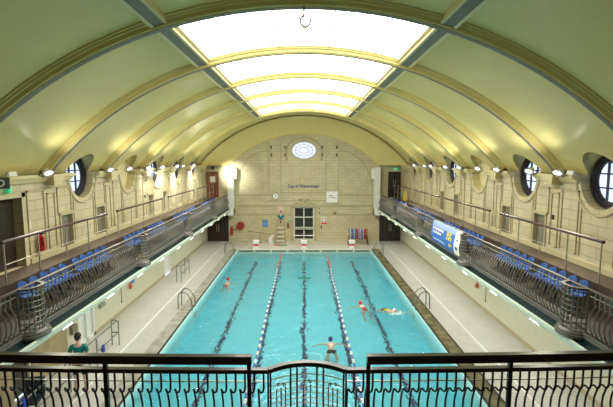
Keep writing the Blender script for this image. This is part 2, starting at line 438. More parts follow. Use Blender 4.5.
# mouldings on the far wall
b = MB(); Y = FAR
def hbar(x0, x1, z, w_=.05, d=.05): b.box(x0, x1, Y-d, Y, z-w_/2, z+w_/2)
def vbar(x, z0, z1, w_=.05, d=.04): b.box(x-w_/2, x+w_/2, Y-d, Y, z0, z1)
hbar(-5.7, -1.95, 3.9); hbar(-1.85, 1.8, 4.05); hbar(1.85, 5.7, 3.9); hbar(-5.8, -1.1, 2.98, .07); hbar(1.1, 5.8, 2.98, .07); hbar(-5.8, -1.1, 2.25); hbar(1.1, 5.8, 2.25)
hbar(-2.9, 2.9, 3.4, .04)
for x in (-2.9, -1.92, 1.82, 2.87): vbar(x, 3.9, 8.2)
for s in (-1, 1):
    b.tube([(s*(2.95+2.75*math.sin(t)), Y-.01, 3.95+3.55*math.cos(t)) for t in [R(90*k/16) for k in range(17)]], .035, 5)
    vbar(s*5.70, 2.3, 3.95)
# door surround
vbar(-1.02, .1, 2.98, .14, .08); vbar(.98, .1, 2.98, .14, .08); hbar(-1.1, 1.06, 2.98, .16, .10)
# oval window hood and swags
b.tube([(1.42*math.cos(t), Y-.03, 7.55+1.03*math.sin(t)) for t in [R(8+164*k/24) for k in range(25)]], .06, 6)
b.box(-.14, .14, Y-.16, Y, 8.42, 8.82)
for s in (-1, 1):
    b.box(s*1.45-.09, s*1.45+.09, Y-.08, Y, 6.9, 7.75); b.ball((s*1.45, Y-.06, 6.85), .11, .08, .15, 8)
# scroll cartouche above door
for s in (-1, 1):
    b.tube([(s*(.28+.20*math.cos(t)*(1-k/30)), Y-.04, 3.42+.14*math.sin(t)*(1-k/30)) for k, t in enumerate([R(k*28) for k in range(20)])], .025, 5)
    b.tube([(s*.85, Y-.03, 3.14), (s*.55, Y-.03, 3.22), (s*.2, Y-.03, 3.12)], .03, 5)
b.ball((0, Y-.03, 3.36), .12, .06, .16, 10)
struct('trim_14', b, M['mould_far'])

# oval window
b = MB(); b.add([(1.05*math.cos(2*PI*k/N), FAR+.22, 7.55+.74*math.sin(2*PI*k/N)) for k in range(N)], [tuple(range(N))])
wroot = struct('window_1', b, M['ovalglass'])
b = MB(); el = lambda a, c, k: (a*math.cos(2*PI*k/32), FAR+.16, 7.55+c*math.sin(2*PI*k/32))
b.tube([el(1.02, .71, k) for k in range(32)], .045, 6, True); b.tube([el(.72, .46, k) for k in range(32)], .018, 5, True); b.tube([el(.36, .23, k) for k in range(32)], .018, 5, True)
for k in range(12):
    t = 2*PI*k/12; b.tube([(.36*math.cos(t), FAR+.16, 7.55+.23*math.sin(t)), (1.0*math.cos(t), FAR+.16, 7.55+.70*math.sin(t))], .016, 5)
b.build('window_frame', mat('oval_window_bars', (.42,.44,.55), .5), wroot)

# glazed double door at far wall
t = struct('door_1', MB().box(-.85, .83, FAR+.20, FAR+.24, .10, 2.85), M['darkglass'])
b = MB(); y0, y1 = FAR+.06, FAR+.14
for x in (-.81, -.01, .79): b.box(x-.04, x+.04, y0, y1, .10, 2.85)
for z in (.14, 2.01, 2.81): b.box(-.85, .83, y0, y1, z-.035, z+.035)
b.box(-.85, .83, y0, y1, 1.12, 1.17); b.box(-.85, .83, y0, y1, .96, .99)
b.build('door_frame', M['offwhite'], t)
b = MB(); b.box(-.78, .76, y0-.04, y0, 1.0, 1.11); b.build('push_bar', mat('frosted_band', (.40,.43,.40), .4), t)
b = MB(); b.tube([(-.95, FAR-.06, .48), (.93, FAR-.06, .48)], .03, 8); b.tube([(-.9, FAR-.06, .48), (-.9, FAR+.1, .48)], .02); b.tube([(.88, FAR-.06, .48), (.88, FAR+.1, .48)], .02)
b.build('barrier_rail', M['steel'], t)

# round side windows (blind at 19.05) with hood sleeves
wn = 2
for s in (-1, 1):
    for y in WIN:
        if s < 0 and y < 12: wn += 1; continue
        b = MB(); n = 48; inner = []; outer = []
        for k in range(n):
            a = 2*PI*k/n; z = 6.2+.80*math.sin(a); yy = y+.80*math.cos(a)
            xi = arcx(RP, z) if z > ZS else XW+.02
            inner.append((s*xi, yy, z)); outer.append((s*(XW+.46), yy, z))
        o2 = [(v[0], y+(v[1]-y)*1.04, 6.2+(v[2]-6.2)*1.04) for v in outer]; i2 = [(v[0]+s*.02, y+(v[1]-y)*1.04, 6.2+(v[2]-6.2)*1.04) for v in inner]
        vs = inner+outer+o2+i2; fs = []
        for k in range(n):
            k2 = (k+1) % n
            for (A, B_) in ((0, 1), (1, 2), (2, 3), (3, 0)): fs.append((A*n+k, A*n+k2, B_*n+k2, B_*n+k))
        b.add(vs, fs)
        tr = struct('trim_%d' % (20+wn), b, M['vault'], smooth=True)
        blind = abs(y-19.05) < .1
        b = MB(); b.cyl((s*(XW+.36) if s > 0 else -XW-.38, y, 6.2), .80 if blind else .60, .02, 'x', 40)
        w = struct('window_%d' % wn, b, M['cream'] if blind else M['glass'])
        if not blind:
            b = MB()
            for (rr, xx, tk) in ((.76, .30, .05), (.69, .34, .045), (.62, .37, .04)):
                b.tube([(s*(XW+xx), y+rr*math.cos(2*PI*k/36), 6.2+rr*math.sin(2*PI*k/36)) for k in range(36)], tk, 6, True)
            for q in (-.2, .2):
                h = math.sqrt(.6**2-q*q)
                b.box(*sorted((s*(XW+.33), s*(XW+.39))), y+q-.02, y+q+.02, 6.2-h, 6.2+h)
                b.box(*sorted((s*(XW+.33), s*(XW+.39))), y-h, y+h, 6.2+q-.02, 6.2+q+.02)
            b.build('window_frame', M['wframe'], w, smooth=True)
        wn += 1

# ------------------------------------------------------------------ vault
TSK = ang(3.15, RP); TB0 = ang(2.91, R0); TB1 = ang(3.27, R0)
def shell(y0, y1, t0, t1, n, Ra=RP, th=.15, mb=None):
    b = mb or MB(); vs = []
    for y in (y0, y1):
        for rr in (Ra, Ra+th):
            for k in range(n+1): vs.append(P(rr, t0+(t1-t0)*k/n, y))
    m_ = n+1; fs = []
    for k in range(n):
        fs += [(k, k+1, 2*m_+k+1, 2*m_+k), (m_+k, 3*m_+k, 3*m_+k+1, m_+k+1), (k, m_+k, m_+k+1, k+1), (2*m_+k, 2*m_+k+1, 3*m_+k+1, 3*m_+k)]
    fs += [(0, 2*m_, 3*m_, m_), (n, m_+n, 3*m_+n, 2*m_+n)]
    b.add(vs, fs); return b
TSP = math.acos((ZS-.02-ZC)/RP)
for s in (-1, 1):
    b = shell(BACK, 32.9, s*TSK, s*TSP, 36)
    o = struct('ceiling_%s' % ('left' if s < 0 else 'right'), b, M['vault'])
    cut = []
    for y in WIN:
        if s < 0 and y < 12: continue
        c = MB(); c.cyl((6.9 if s > 0 else -9.2, y, 6.20), .80, 2.3, 'x', 48); cut.append(c.build('cutter', M['vault']))
    boolean_cut(o, cut)
    for c in cut: bpy.data.objects.remove(c)
    o.data.polygons.foreach_set('use_smooth', [True]*len(o.data.polygons)); o.data.set_sharp_from_angle(angle=R(30))
# crown panels where there is no roof light
b = shell(BACK, 9.3, -TSK, TSK, 16); shell(28.6, 32.9, -TSK, TSK, 16, mb=b)
struct('ceiling', b, M['vault'], smooth=True)
# ribs
def rib(y, n=48):
    T = math.acos((ZS-ZC)/R0)
    # profile (dy, dr)
    prof = [(-.25,.22),(-.25,.17),(-.215,.16),(-.20,.12),(-.155,.11),(-.13,.03),(-.09,.02),(-.08,0),(.08,0),(.09,.02),(.13,.03),(.155,.11),(.20,.12),(.215,.16),(.25,.17),(.25,.22)]
    vs = []; fs = []; m_ = len(prof); mi = []
    for k in range(n+1):
        t = -T+2*T*k/n
        for (dy, dr) in prof: vs.append(P(R0+dr, t, y+dy))
    b = MB()
    for k in range(n):
        for j in range(m_):
            j2 = (j+1) % m_; b.f.append((k*m_+j, k*m_+j2, (k+1)*m_+j2, (k+1)*m_+j)); b.mi.append(1 if j == 7 else 0)
    b.v = vs; b.f += [tuple(range(m_)), tuple(n*m_+j for j in range(m_))]; b.mi += [0, 0]
    return b
for i, y in enumerate(RIBS[:-1]):
    struct('trim_%d' % (60+i), rib(y), [M['rib'], M['ribgrey']], smooth=True)
# longitudinal beams along the roof light edges
for s in (-1, 1):
    b = MB()
    for (d0, d1, r0, r1, mi) in ((0, 1, .07, .30, 1), (-.12, 0, .05, .30, 0), (1, 1.12, .05, .30, 0)):
        ta = ang(2.98, R0)+(ang(3.21, R0)-ang(2.98, R0))*d0; tb = ang(2.98, R0)+(ang(3.21, R0)-ang(2.98, R0))*d1
        if mi == 0:
            if d0 < 0: ta = ang(2.92, R0); tb = ang(2.98, R0)
            else: ta = ang(3.21, R0); tb = ang(3.28, R0)
        b.cur = mi; vs = [P(R0+rr, s*tt, yy) for yy in (BACK, 28.6) for (tt, rr) in ((ta, r0), (tb, r0), (tb, r1), (ta, r1))]
        b.add(vs, [(0,1,2,3), (4,7,6,5), (0,4,5,1), (1,5,6,2), (2,6,7,3), (3,7,4,0)])
    struct('trim_%d' % (70 if s < 0 else 71), b, [M['cream'], M['ribgrey']])
# roof light: one glazed unit per bay, raised on an upstand
for i, (ya, yb) in enumerate(zip(RIBS[2:-2], RIBS[3:-1])):
    RG = R0+.20; T = ang(2.95, R0)
    a, c = ya+.12, yb-.12
    b = MB(); n = 16; vs = []
    for y in (a+.1, c-.1):
        for k in range(n+1): vs.append(P(RG, -T*.96+1.92*T*k/n, y))
    b.add(vs, [(k, k+1, n+2+k, n+1+k) for k in range(n)])
    g = struct('window_%d' % (30+i), b, M['skyglass'], smooth=True)
    b = MB()   # upstand frame
    for (t0, t1, q0, q1, r0, r1) in ((-T, -T*.96, a, c, .14, .26), (T*.96, T, a, c, .14, .26)):
        vs = [P(R0+rr, tt, yy) for yy in (q0, q1) for (tt, rr) in ((t0, r0), (t1, r0), (t1, r1), (t0, r1))]
        b.add(vs, [(0,1,2,3), (4,7,6,5), (0,4,5,1), (1,5,6,2), (2,6,7,3), (3,7,4,0)])
    shell(a-.05, a+.10, -T, T, 16, R0+.19, .10, b); shell(c-.10, c+.05, -T, T, 16, R0+.19, .10, b)
    b.build('roof_light_frame', M['cream'], g)
    b = MB()   # glazing bars
    for k in range(1, 8):
        t = -T*.96+1.92*T*k/8; b.tube([P(RG-.02, t, a+.1), P(RG-.02, t, c-.1)], .018, 4)
    b.tube([P(RG-.02, -T*.96+1.92*T*k/12, (a+c)/2) for k in range(13)], .02, 4)
    b.build('glazing_bars', M['cream'], g)
# cove between vault and far-wall arch
b = MB(); n = 48; HC = 6.15; apex = 8.93; rise = apex-ZS; RA = (HC*HC+rise*rise)/(2*rise); ca = apex-RA; TA = math.asin(HC/RA); T0 = math.acos((ZS-ZC)/(RP-.08))
rows = []
for j in range(7):
    u = j/6; yy = 32.5+1.28*u; w_ = 1-math.cos(u*PI/2)**1.0 if 0 else u**1.6
    row = []
    for k in range(n+1):
        q = -1+2*k/n
        p0 = Vector(P(RP-.08, q*T0, yy)); p1 = Vector((RA*math.sin(q*TA), yy, ca+RA*math.cos(q*TA)))
        row.append(p0.lerp(p1, w_))
    rows.append(row)
m_ = n+1
b.add([p for r_ in rows for p in r_], [(j*m_+k, j*m_+k+1, (j+1)*m_+k+1, (j+1)*m_+k) for j in range(6) for k in range(n)])
o = struct('ceiling_end_cove', b, M['cove'], smooth=True)
# flat shelf under the cove at springing and thin edge bead on the arch
b = MB()
for s in (-1, 1): b.add([(s*6.1, FAR-.01, ZS), (s*XW, FAR-.01, ZS), (s*XW, 32.4, ZS), (s*8.0, 32.4, ZS), (s*6.1, FAR-.01, ZS+.05), (s*XW, FAR-.01, ZS+.05), (s*XW, 32.4, ZS+.05), (s*8.0, 32.4, ZS+.05)], [(0,1,2,3), (4,5,6,7), (0,3,7,4), (0,1,5,4), (1,2,6,5), (2,3,7,6)])
b.tube([(RA*math.sin(q), FAR-.02, ca+RA*math.cos(q)) for q in [TA*(-1+2*k/40) for k in range(41)]], .05, 6)
b.box(-.16, .16, FAR-.14, FAR, 8.62, 8.98)
struct('trim_72', b, M['rib'])
# roof backing so no daylight leaks
b = shell(BACK-.3, FAR+.4, -TSP-.02, TSP+.02, 24, RP+.85, .1); struct('ceiling_roof_deck', b, M['greyfab'])
b = MB()
for s in (-1, 1): b.box(*sorted((s*(XW+.43), s*(XW+.55))), BACK, FAR+.4, 7.05, 9.0)
# hook on first rib
b = MB(); pts = [(0,9.2,0.02), (0,9.2,-.16), (-.03,9.2,-.20)]+[(.03-.11*math.cos(t), 9.2, -.30-.12*math.sin(t)) for t in [R(-30+k*20) for k in range(13)]]
b.tube([(p[0], p[1], p[2]+10.07) for p in pts], .021, 6); tag(b.build('ceiling_hook', M['iron'], smooth=True), 'small iron hook hanging from the crown of the nearest ceiling rib', 'hook')

# ------------------------------------------------------------------ galleries
for s in (-1, 1):
    nm = 'left' if s < 0 else 'right'
    def bx(b, xa, xb, y0, y1, z0, z1): b.box(*sorted((s*xa, s*xb)), y0, y1, z0, z1)
    b = MB(); bx(b, 6.2, XW+.01, 5.3, FAR, 2.70, ZG); struct('floor_gallery_'+nm, b, M['gal_floor'])
    b = MB(); bx(b, 7.36, XW, 3.0, FAR, ZG, ZU); struct('floor_walkway_'+nm, b, M['gal_floor'])
    b = MB(); bx(b, 5.96, 6.22, 5.2, FAR, 2.70, 2.80); bx(b, 6.15, 6.22, 5.2, FAR, 2.80, 2.90); struct('trim_%d' % (80 if s < 0 else 81), b, M['teal'])
    b = MB(); b.prism([(s*5.93, 2.68), (s*5.92, 2.78), (s*5.94, 2.81), (s*5.965, 2.81), (s*5.965, 2.70), (s*6.15, 2.70), (s*6.15, 2.64), (s*5.96, 2.64)], 5.2, 33.4, 'y')
    struct('trim_%d' % (82 if s < 0 else 83), b, M['fascia'])
    b = MB()
    for (xa, z0, z1) in ((6.14, 2.895, 2.925), (6.165, 2.925, 2.965), (6.15, 2.965, 3.0)): bx(b, xa, 6.34, 5.3, FAR, z0, z1)
    struct('trim_%d' % (84 if s < 0 else 85), b, M['plinth'])

# baluster meshes (local: s along rail, u outward, z up from plinth)
XB = 6.25; RZ = 3.92
def baluster_mesh(m_, nm, out, r=.0145):
    b = MB()
    pts = [(0,0,.95), (0,0,.72), (-.012,0,.665), (-.035,0,.655), (-.055,.0,.67), (-.07,.015,.69), (-.08,.05,.67), (-.08,.10,.58), (-.08,.145,.44), (-.08,.155,.32), (-.08,.13,.18), (-.08,.07,.06), (-.08,.03,.0)]
    b.tube([(p[0], p[1]*out, p[2]) for p in pts], r, 6, caps=False)
    return b.mesh(nm, m_, smooth=True)
def side_bal_mesh(s):
    b = MB()
    pts = [(0,0,.95), (0,0,.72), (-.012,0,.665), (-.035,0,.655), (-.055,.0,.67), (-.07,.015,.69), (-.08,.05,.67), (-.08,.10,.58), (-.08,.145,.44), (-.08,.155,.32), (-.08,.13,.18), (-.08,.07,.06), (-.08,.03,.0)]
    b.tube([(-s*p[1], p[0], p[2]) for p in pts], .0165, 5, caps=False)
    return b.mesh('baluster', M['iron'], smooth=True)
PED = [9.0, 15.2, 21.25, 27.35]
GN = {'left': 'left', 'right': 'right'}
pos_words = ['nearest the viewer', 'second from the viewer', 'third from the viewer', 'fourth from the viewer', 'at the far wall']
for s in (-1, 1):
    nm = 'left' if s < 0 else 'right'; bm_ = side_bal_mesh(s)
    ends = [5.6]+[q for y in PED for q in (y-.35, y+.35)]+[33.2]
    for k in range(5):
        a, c = ends[2*k], ends[2*k+1]
        t = thing('balustrade', 'curved-bar iron balustrade run on the %s gallery, %s' % (nm, pos_words[k]), 'balustrade', (s*XB, a, ZG), 0, 'side gallery balustrade runs')
        L = c-a
        b = MB(); b.box(-.035, .035, 0, L, .945, .985); b.build('top_rail', M['bal_rail'], t)
        b = MB(); b.box(-.012, .012, 0, L, .82, .84); b.build('middle_rail', M['iron'], t)
        b = MB(); b.box(-.02, .02, 0, L, 0, .035); b.build('bottom_rail', M['iron'], t)
        n = max(2, int(L/.15))
        for i in range(n): place(bm_, 'baluster', t, (0, .12+i*(L-.16)/n, 0))
# half round balcony bays ("pulpits")
def pulpit():
    t = thing('balcony_bay', 'x', 'balcony bay', (0,0,0)); r = .31   # local -x points to the pool
    b = MB(); b.lathe([(.43,-.16), (.43,-.10), (.40,-.08), (.40,-.05), (.36,-.02), (.34,.01)], (0,0,0), 14, PI/2, 3*PI/2); b.build('base', M['plinth'], t, smooth=True)
    def arc(rr, z): return [(0, rr, z)]+[(-rr*math.sin(q), rr*math.cos(q), z) for q in [PI*k/14 for k in range(1, 14)]]+[(0, -rr, z)]
    b = MB()
    for z in (.06, .18, .30, .42, .54, .66, .78, .88): b.tube(arc(r, z), .014, 5)
    b.build('hoops', M['iron'], t, smooth=True)
    b = MB()
    for k in range(11):
        q = PI*k/10; x, y = -r*math.sin(q), r*math.cos(q)
        b.tube([(x, y, 0), (x, y, .96)], .013 if k % 5 else .024, 5)
    b.build('uprights', M['iron'], t, smooth=True)
    b = MB(); b.sweep(arc(r, .965), [(-.04,-.022), (.04,-.022), (.04,.022), (-.04,.022)]); b.box(-.035, .035, -.34, .34, .945, .985); b.build('top_rail', M['bal_rail'], t)
    return t
pp = None
for s in (-1, 1):
    nm = 'left' if s < 0 else 'right'
    for k, y in enumerate(PED):
        lab = 'round barred iron balcony bay on the %s gallery edge, %s' % (nm, pos_words[k])
        if pp is None: pp = pulpit(); o = pp; o.location = (s*XB, y, ZG); o.rotation_euler = (0,0,PI); o['label'] = lab; o['group'] = 'round balcony bays'
        else: o = dup(pp, (s*XB, y, ZG), PI if s < 0 else 0, lab, 'round balcony bays')

# seats
def seat_thing():
    t = thing('stadium_seat', 'x', 'seat', (0,0,0))
    # local: backrest at +x (outer side), facing -x
    b = MB(); n = 10; out = []
    for k in range(n+1):
        q = PI*k/n; out.append((.19*math.cos(q), .58+.18*math.sin(q)))
    poly = [(-.19, .40), (.19, .40)]+out
    vs = []; 
    for d in (0, .03):
        for (y_, z_) in poly: vs.append((.10+d+(z_-.40)*.22+.02*(1-(y_/.19)**2), y_, z_))
    m_ = len(poly); b.add(vs, [tuple(range(m_)), tuple(range(2*m_-1, m_-1, -1))]+[(k, m_+k, m_+(k+1) % m_, (k+1) % m_) for k in range(m_)])
    b.build('backrest', M['seat'], t, smooth=True)
    b = MB(); b.prism([(-.22, .42), (-.20, .45), (-.02, .40), (.12, .42), (.14, .38), (-.02, .36), (-.21, .39)], -.19, .19, 'y'); b.build('seat', M['seat'], t, smooth=True)
    b = MB(); b.box(-.03, .03, -.03, .03, .0, .38); b.box(-.12, .12, -.05, .05, 0, .02); b.build('leg', M['seatpost'], t)
    return t
seat0 = seat_thing(); first = True
for s in (-1, 1):
    nm = 'left' if s < 0 else 'right'; cnt = 0; rowi = 0
    for k in range(5):
        base = [4.2, 10.05, 16.1, 22.2, 28.3][k]
        for g_ in range(2):
            if base+g_*2.45 < 6: continue
            for i in range(5):
                y = base+g_*2.45+i*.435
                if y > 32.9: continue
                dn = ['nearest', 'second', 'middle', 'fourth', 'farthest'][i]
                gi = k*2+g_-1
                gw = ['first','second','third','fourth','fifth','sixth','seventh','eighth','ninth'][gi-1] if gi > 0 else 'foremost'
                lab = '%s blue seat in the %s block of five on the %s gallery' % (dn, gw, nm)
                loc = (s*6.92, y, ZG); rz = 0 if s > 0 else PI
                if first: o = seat0; o.location = loc; o.rotation_euler = (0,0,rz); o['label'] = lab; first = False
                else: o = dup(seat0, loc, rz, lab)
                o['group'] = 'blue seats on the %s gallery' % nm
# gallery guard rails behind the seats
for s in (-1, 1):
    nm = 'left' if s < 0 else 'right'
    for k, (a, c) in enumerate(((9.95, 15.2), (16.15, 21.3), (22.3, 27.4), (28.4, 33.3))):
        t = thing('guard_rail', 'brown-topped steel guard rail behind the seats on the %s gallery, %s' % (nm, pos_words[k] if k < 3 else 'farthest one'), 'railing', (s*7.40, a, ZU), 0, 'guard rails behind the seats')
        L = c-a
        b = MB(); b.tube([(0,-.06,1.07), (0,L+.06,1.07)], .043, 8); b.build('handrail', M['rail_brown'], t, smooth=True)
        b = MB(); b.tube([(0,0,.50), (0,L,.50)], .014, 6); b.build('middle_rail', M['steel'], t, smooth=True)
        for i in range(5):
            b = MB(); b.tube([(0, L*i/4, -.12), (0, L*i/4, 1.05)], .019, 8); b.build('post', M['steel'], t, smooth=True)

# ------------------------------------------------------------------ front balustrade
def fy(x): return 5.27+.005*(x-.04)**2
def fz(z): return z
tf = thing('balcony_balustrade', 'dark iron balustrade with doubled black top rail across the near balcony', 'balustrade', (0,0,0))
CX = .04; HB = .53; BS = .20
RB = (HB*HB+BS*BS)/(2*BS)
def bowy(x): return 5.27+math.sqrt(max(0, RB*RB-(x-CX)**2))-(RB-BS)
prof = lambda w, h: [(-w/2,-h/2), (w/2,-h/2), (w/2,h/2), (-w/2,h/2)]
ZR = 3.955
for s in (-1, 1):
    xs = [CX+s*HB+s*(6.2-HB)*k/16 for k in range(17)]
    b = MB(); b.sweep([(x, fy(x), ZR) for x in xs], prof(.075, .055)); b.build('main_rail', M['rail_dark'], tf)
    b = MB(); xs2 = [x for x in xs if abs(x-CX) > .0]; xs2[0] = (-.71 if s < 0 else .85)
    b.sweep([(x, fy(x), 4.115) for x in xs2], prof(.085, .115)); b.build('raised_handrail', M['rail_dark'], tf)
    b = MB(); b.sweep([(x, fy(x), 3.80) for x in xs], prof(.014, .014)); b.build('thin_rail', M['steel'], tf)
    b = MB(); b.sweep([(x, fy(x), 3.02) for x in xs], prof(.05, .04)); b.build('bottom_rail', M['iron_dark'], tf)
    for x in ([-.745, -2.70, -4.66, -6.12] if s < 0 else [.87, 2.82, 4.78, 6.18]):
        b = MB(); b.box(x-.026, x+.026, fy(x)-.026, fy(x)+.026, 3.0, 4.07); b.build('post', M['iron_dark'], tf)
fm = baluster_mesh(M['iron_dark'], 'baluster', 1)
x = CX+HB+.11
cnt = 0
while x < 6.0: place(fm, 'baluster', tf, (x, fy(x), 2.985)); x += .127; cnt += 1
x = CX-HB-.06
while x > -6.0: place(fm, 'baluster', tf, (x, fy(x), 2.985)); x -= .127
# bowed centre
bx_ = [CX-HB+2*HB*k/16 for k in range(17)]
b = MB(); b.sweep([(x, bowy(x), ZR) for x in bx_], prof(.08, .06)); b.build('bow_rail', M['rail_dark'], tf, smooth=False)
b = MB()
for z, r_ in ((3.80, .008), (3.70, .008), (3.61, .007), (3.53, .007), (3.45, .007), (3.37,.007), (3.2,.008)): b.tube([(x, bowy(x), z) for x in bx_], r_, 5)
b.build('bow_hoops', M['steel'], tf, smooth=True)
for x in (CX-HB, CX-HB+.03, CX-.23, CX-.14, CX+.14, CX+.23, CX+HB-.03, CX+HB):
    b = MB(); b.tube([(x, bowy(x), 3.0), (x, bowy(x), 3.93)], .013, 6); b.build('bow_upright', M['iron_dark'], tf, smooth=True)
for x in (CX-.42, CX-.36, CX-.30, CX-.05, CX+.05, CX+.30, CX+.36, CX+.42):
    b = MB(); b.tube([(x, bowy(x), 3.0), (x, bowy(x), 3.64)], .008, 5); b.build('bow_bar', M['iron_dark'], tf, smooth=True)
for x0 in (CX-.36, CX, CX+.36):
    b = MB()
    for q in (-1, 1):
        pts = [(x0+q*(.012+.038*(1-math.cos(t))/2+.02*k/14), bowy(x0)-.0, 3.685+.028*math.sin(t)*(1-k/24)) for k, t in enumerate([R(k*30) for k in range(15)])]
        b.tube(pts, .006, 5)
    b.build('scroll', M['iron_dark'], tf, smooth=True)

b = MB(); b.box(-XW, XW, 3.6, 5.42, 2.70, ZG); b.box(-6.2, 6.2, 5.3, 5.46, 2.80, 3.02)
for k in range(4): b.box(-XW, XW, BACK, 3.6-k*.85, ZG, ZG+.5*(k+1)-.0)
struct('floor_gallery_near', b, M['gal_floor'])

# ------------------------------------------------------------------ floodlights on the cornice
def flood():
    t = thing('floodlight', 'x', 'floodlight', (0,0,0))
    rot = Matrix.Rotation(R(-32), 3, 'Y') @ Matrix.Identity(3)
    # local: +x into the room; lens looks along +x and down
    b = MB(); n = 16; rings = [(-.16,.03), (-.15,.07), (-.08,.11), (0,.135), (.05,.14), (.06,.14)]
    vs = []; 
    for (a, rr) in rings:
        for k in range(n):
            q = 2*PI*k/n; vs.append((a, 1.75*rr*math.cos(q), rr*math.sin(q)))
    m_ = len(rings); fs = [(i*n+k, i*n+(k+1) % n, (i+1)*n+(k+1) % n, (i+1)*n+k) for i in range(m_-1) for k in range(n)]+[tuple(range(n))]
    Rm = Matrix.Rotation(R(38), 3, 'Y') @ Matrix.Scale(.82, 3)
    b.add([Rm @ Vector(v) for v in vs], fs); b.build('housing', M['silver'], t, smooth=True)
    b = MB(); vs = [Rm @ Vector((.062, 1.75*.11*math.cos(2*PI*k/n), .11*math.sin(2*PI*k/n))) for k in range(n)]; b.add(vs, [tuple(range(n))]); b.build('lens', M['lens'], t, fix=False)
    b = MB()
    for q in (-1, 1): b.tube([(-.02, q*.255, 0), (-.06, q*.26, -.10), (-.12, q*.10, -.14)], .012, 5)
    b.tube([(-.12, -.1, -.14), (-.12, .1, -.14)], .014, 5); b.box(-.28, -.10, -.05, .05, -.17, -.13); b.build('bracket', M['iron'], t)
    return t
fl0 = None
FY = [12.5, 14.1, 16.5, 18.3, 20.5, 22.5, 25.1, 26.4, 28.9]
for s in (-1, 1):
    nm = 'left' if s < 0 else 'right'
    for k, y in enumerate(FY):
        if s < 0 and k == 1: continue
        wd = ['nearest', 'second', 'third', 'fourth', 'fifth', 'sixth', 'seventh', 'eighth', 'farthest'][k if s > 0 or k == 0 else k-1] if k < 8 else 'farthest'
        lab = 'lit silver floodlight on the %s cornice, %s %s' % (nm, wd, 'from the viewer' if wd not in ('nearest','farthest') else 'one of its row')
        rz = (0 if s < 0 else PI) + (-s)*R(-15)
        loc = (s*7.78, y, 6.42)
        if fl0 is None: fl0 = flood(); o = fl0; o.location = loc; o.rotation_euler = (0,0,rz); o['label'] = lab; o['group'] = 'floodlights along the cornices'
        else: o = dup(fl0, loc, rz, lab, 'floodlights along the cornices')

# small fittings under the gallery edge
def soffit_light():
    t = thing('batten_light', 'x', 'light', (0,0,0))
    b = MB(); b.prism([(-.09,.0), (.12,.0), (.12,-.05), (.0,-.07), (-.085,-.01)], -.28, .28, 'y'); b.build('housing', M['fitgrey'], t)
    b = MB(); b.prism([(-.11,-.012), (-.03,-.075), (-.01,-.07), (-.085,.0)], -.05, .26, 'y'); b.build('diffuser', M['tube'], t)
    return t
sl0 = None; LY = [10.1+2.30*k for k in range(10)]
for s in (-1, 1):
    nm = 'left' if s < 0 else 'right'
    for k, y in enumerate(LY):
        lab = 'small lit batten light under the %s gallery edge, %s' % (nm, ['nearest one', 'second from the viewer', 'third from the viewer', 'fourth from the viewer', 'fifth from the viewer', 'sixth from the viewer', 'fourth from the far wall', 'fourth from the far wall'.replace('fourth','fourth'), 'second from the far wall', 'last before the far wall'][k] if k != 7 else 'third from the far wall')
        loc = (s*6.04, y, 2.645); rz = 0 if s > 0 else PI
        if sl0 is None: sl0 = soffit_light(); o = sl0; o.location = loc; o.rotation_euler = (0,0,rz); o['label'] = lab; o['group'] = 'batten lights under the gallery edges'
        else: o = dup(sl0, loc, rz, lab, 'batten lights under the gallery edges')
        
# ventilation risers at the far wall
for s in (-1, 1):
    nm = 'left' if s < 0 else 'right'
    t = thing('ventilation_riser', 'tall white boxed duct on the far wall at the end of the %s gallery' % nm, 'duct', (s*5.98, 33.4, 2.3))
    b = MB(); b.box(-.24, .24, -.15, .38, 0, 3.85)
    b.prism([(-.24, 0), (.24, 0), (.24, .5), (-.24, .5)], -.6, .3, 'y'); b.build('duct', M['ductw'], t)
    b = MB(); b.box(*sorted((-s*.24, -s*.46)), .0, .38, 2.9, 3.78); b.build('side_box', M['ductw'], t)

# ------------------------------------------------------------------ doors of far wall and side walls
def double_door(n, x0, x1, z0, z1, m_, glass=False, hand=True):
    b = MB(); b.box(x0, x1, FAR-.06, FAR, z0, z1); r_ = struct('door_%d' % n, b, m_)
    xm = (x0+x1)/2
    for (a, c) in ((x0, xm-.01), (xm+.01, x1)):
        b = MB(); b.box(a+.04, c-.02, FAR-.10, FAR-.05, z0+.01, z1-.05); lf = b.build('door_leaf', m_, r_)
        if glass: b = MB(); b.box(a+.12, c-.10, FAR-.108, FAR-.09, z1-.85, z1-.15); b.build('glass_pane', M['darkglass'] if m_ is not M['red_brown_door'] else mat('door_pane', (.3,.16,.10), .2), lf)
        if hand:
            b = MB(); q = xm-.08 if a < xm-.1 else xm+.08; b.tube([(q, FAR-.14, z0+.85), (q, FAR-.14, z0+1.45)], .02, 6); b.build('door_handle', M['steel'], lf)
    return r_
double_door(2, -8.05, -6.30, 0, 2.15, M['brown_door']); double_door(3, 6.30, 8.05, 0, 2.15, M['black_door'])
d4 = double_door(4, -8.05, -7.05, ZU, 5.80, M['red_brown_door'], True); double_door(5, 6.95, 7.98, ZU, 5.80, M['black_door'], True)
b = MB(); b.box(-7.72, -7.30, FAR-.125, FAR-.112, 4.95, 5.42); tag(b.build('paper_notice', M['signwhite']), 'white paper notice on the red brown door at the far end of the left gallery', 'notice')
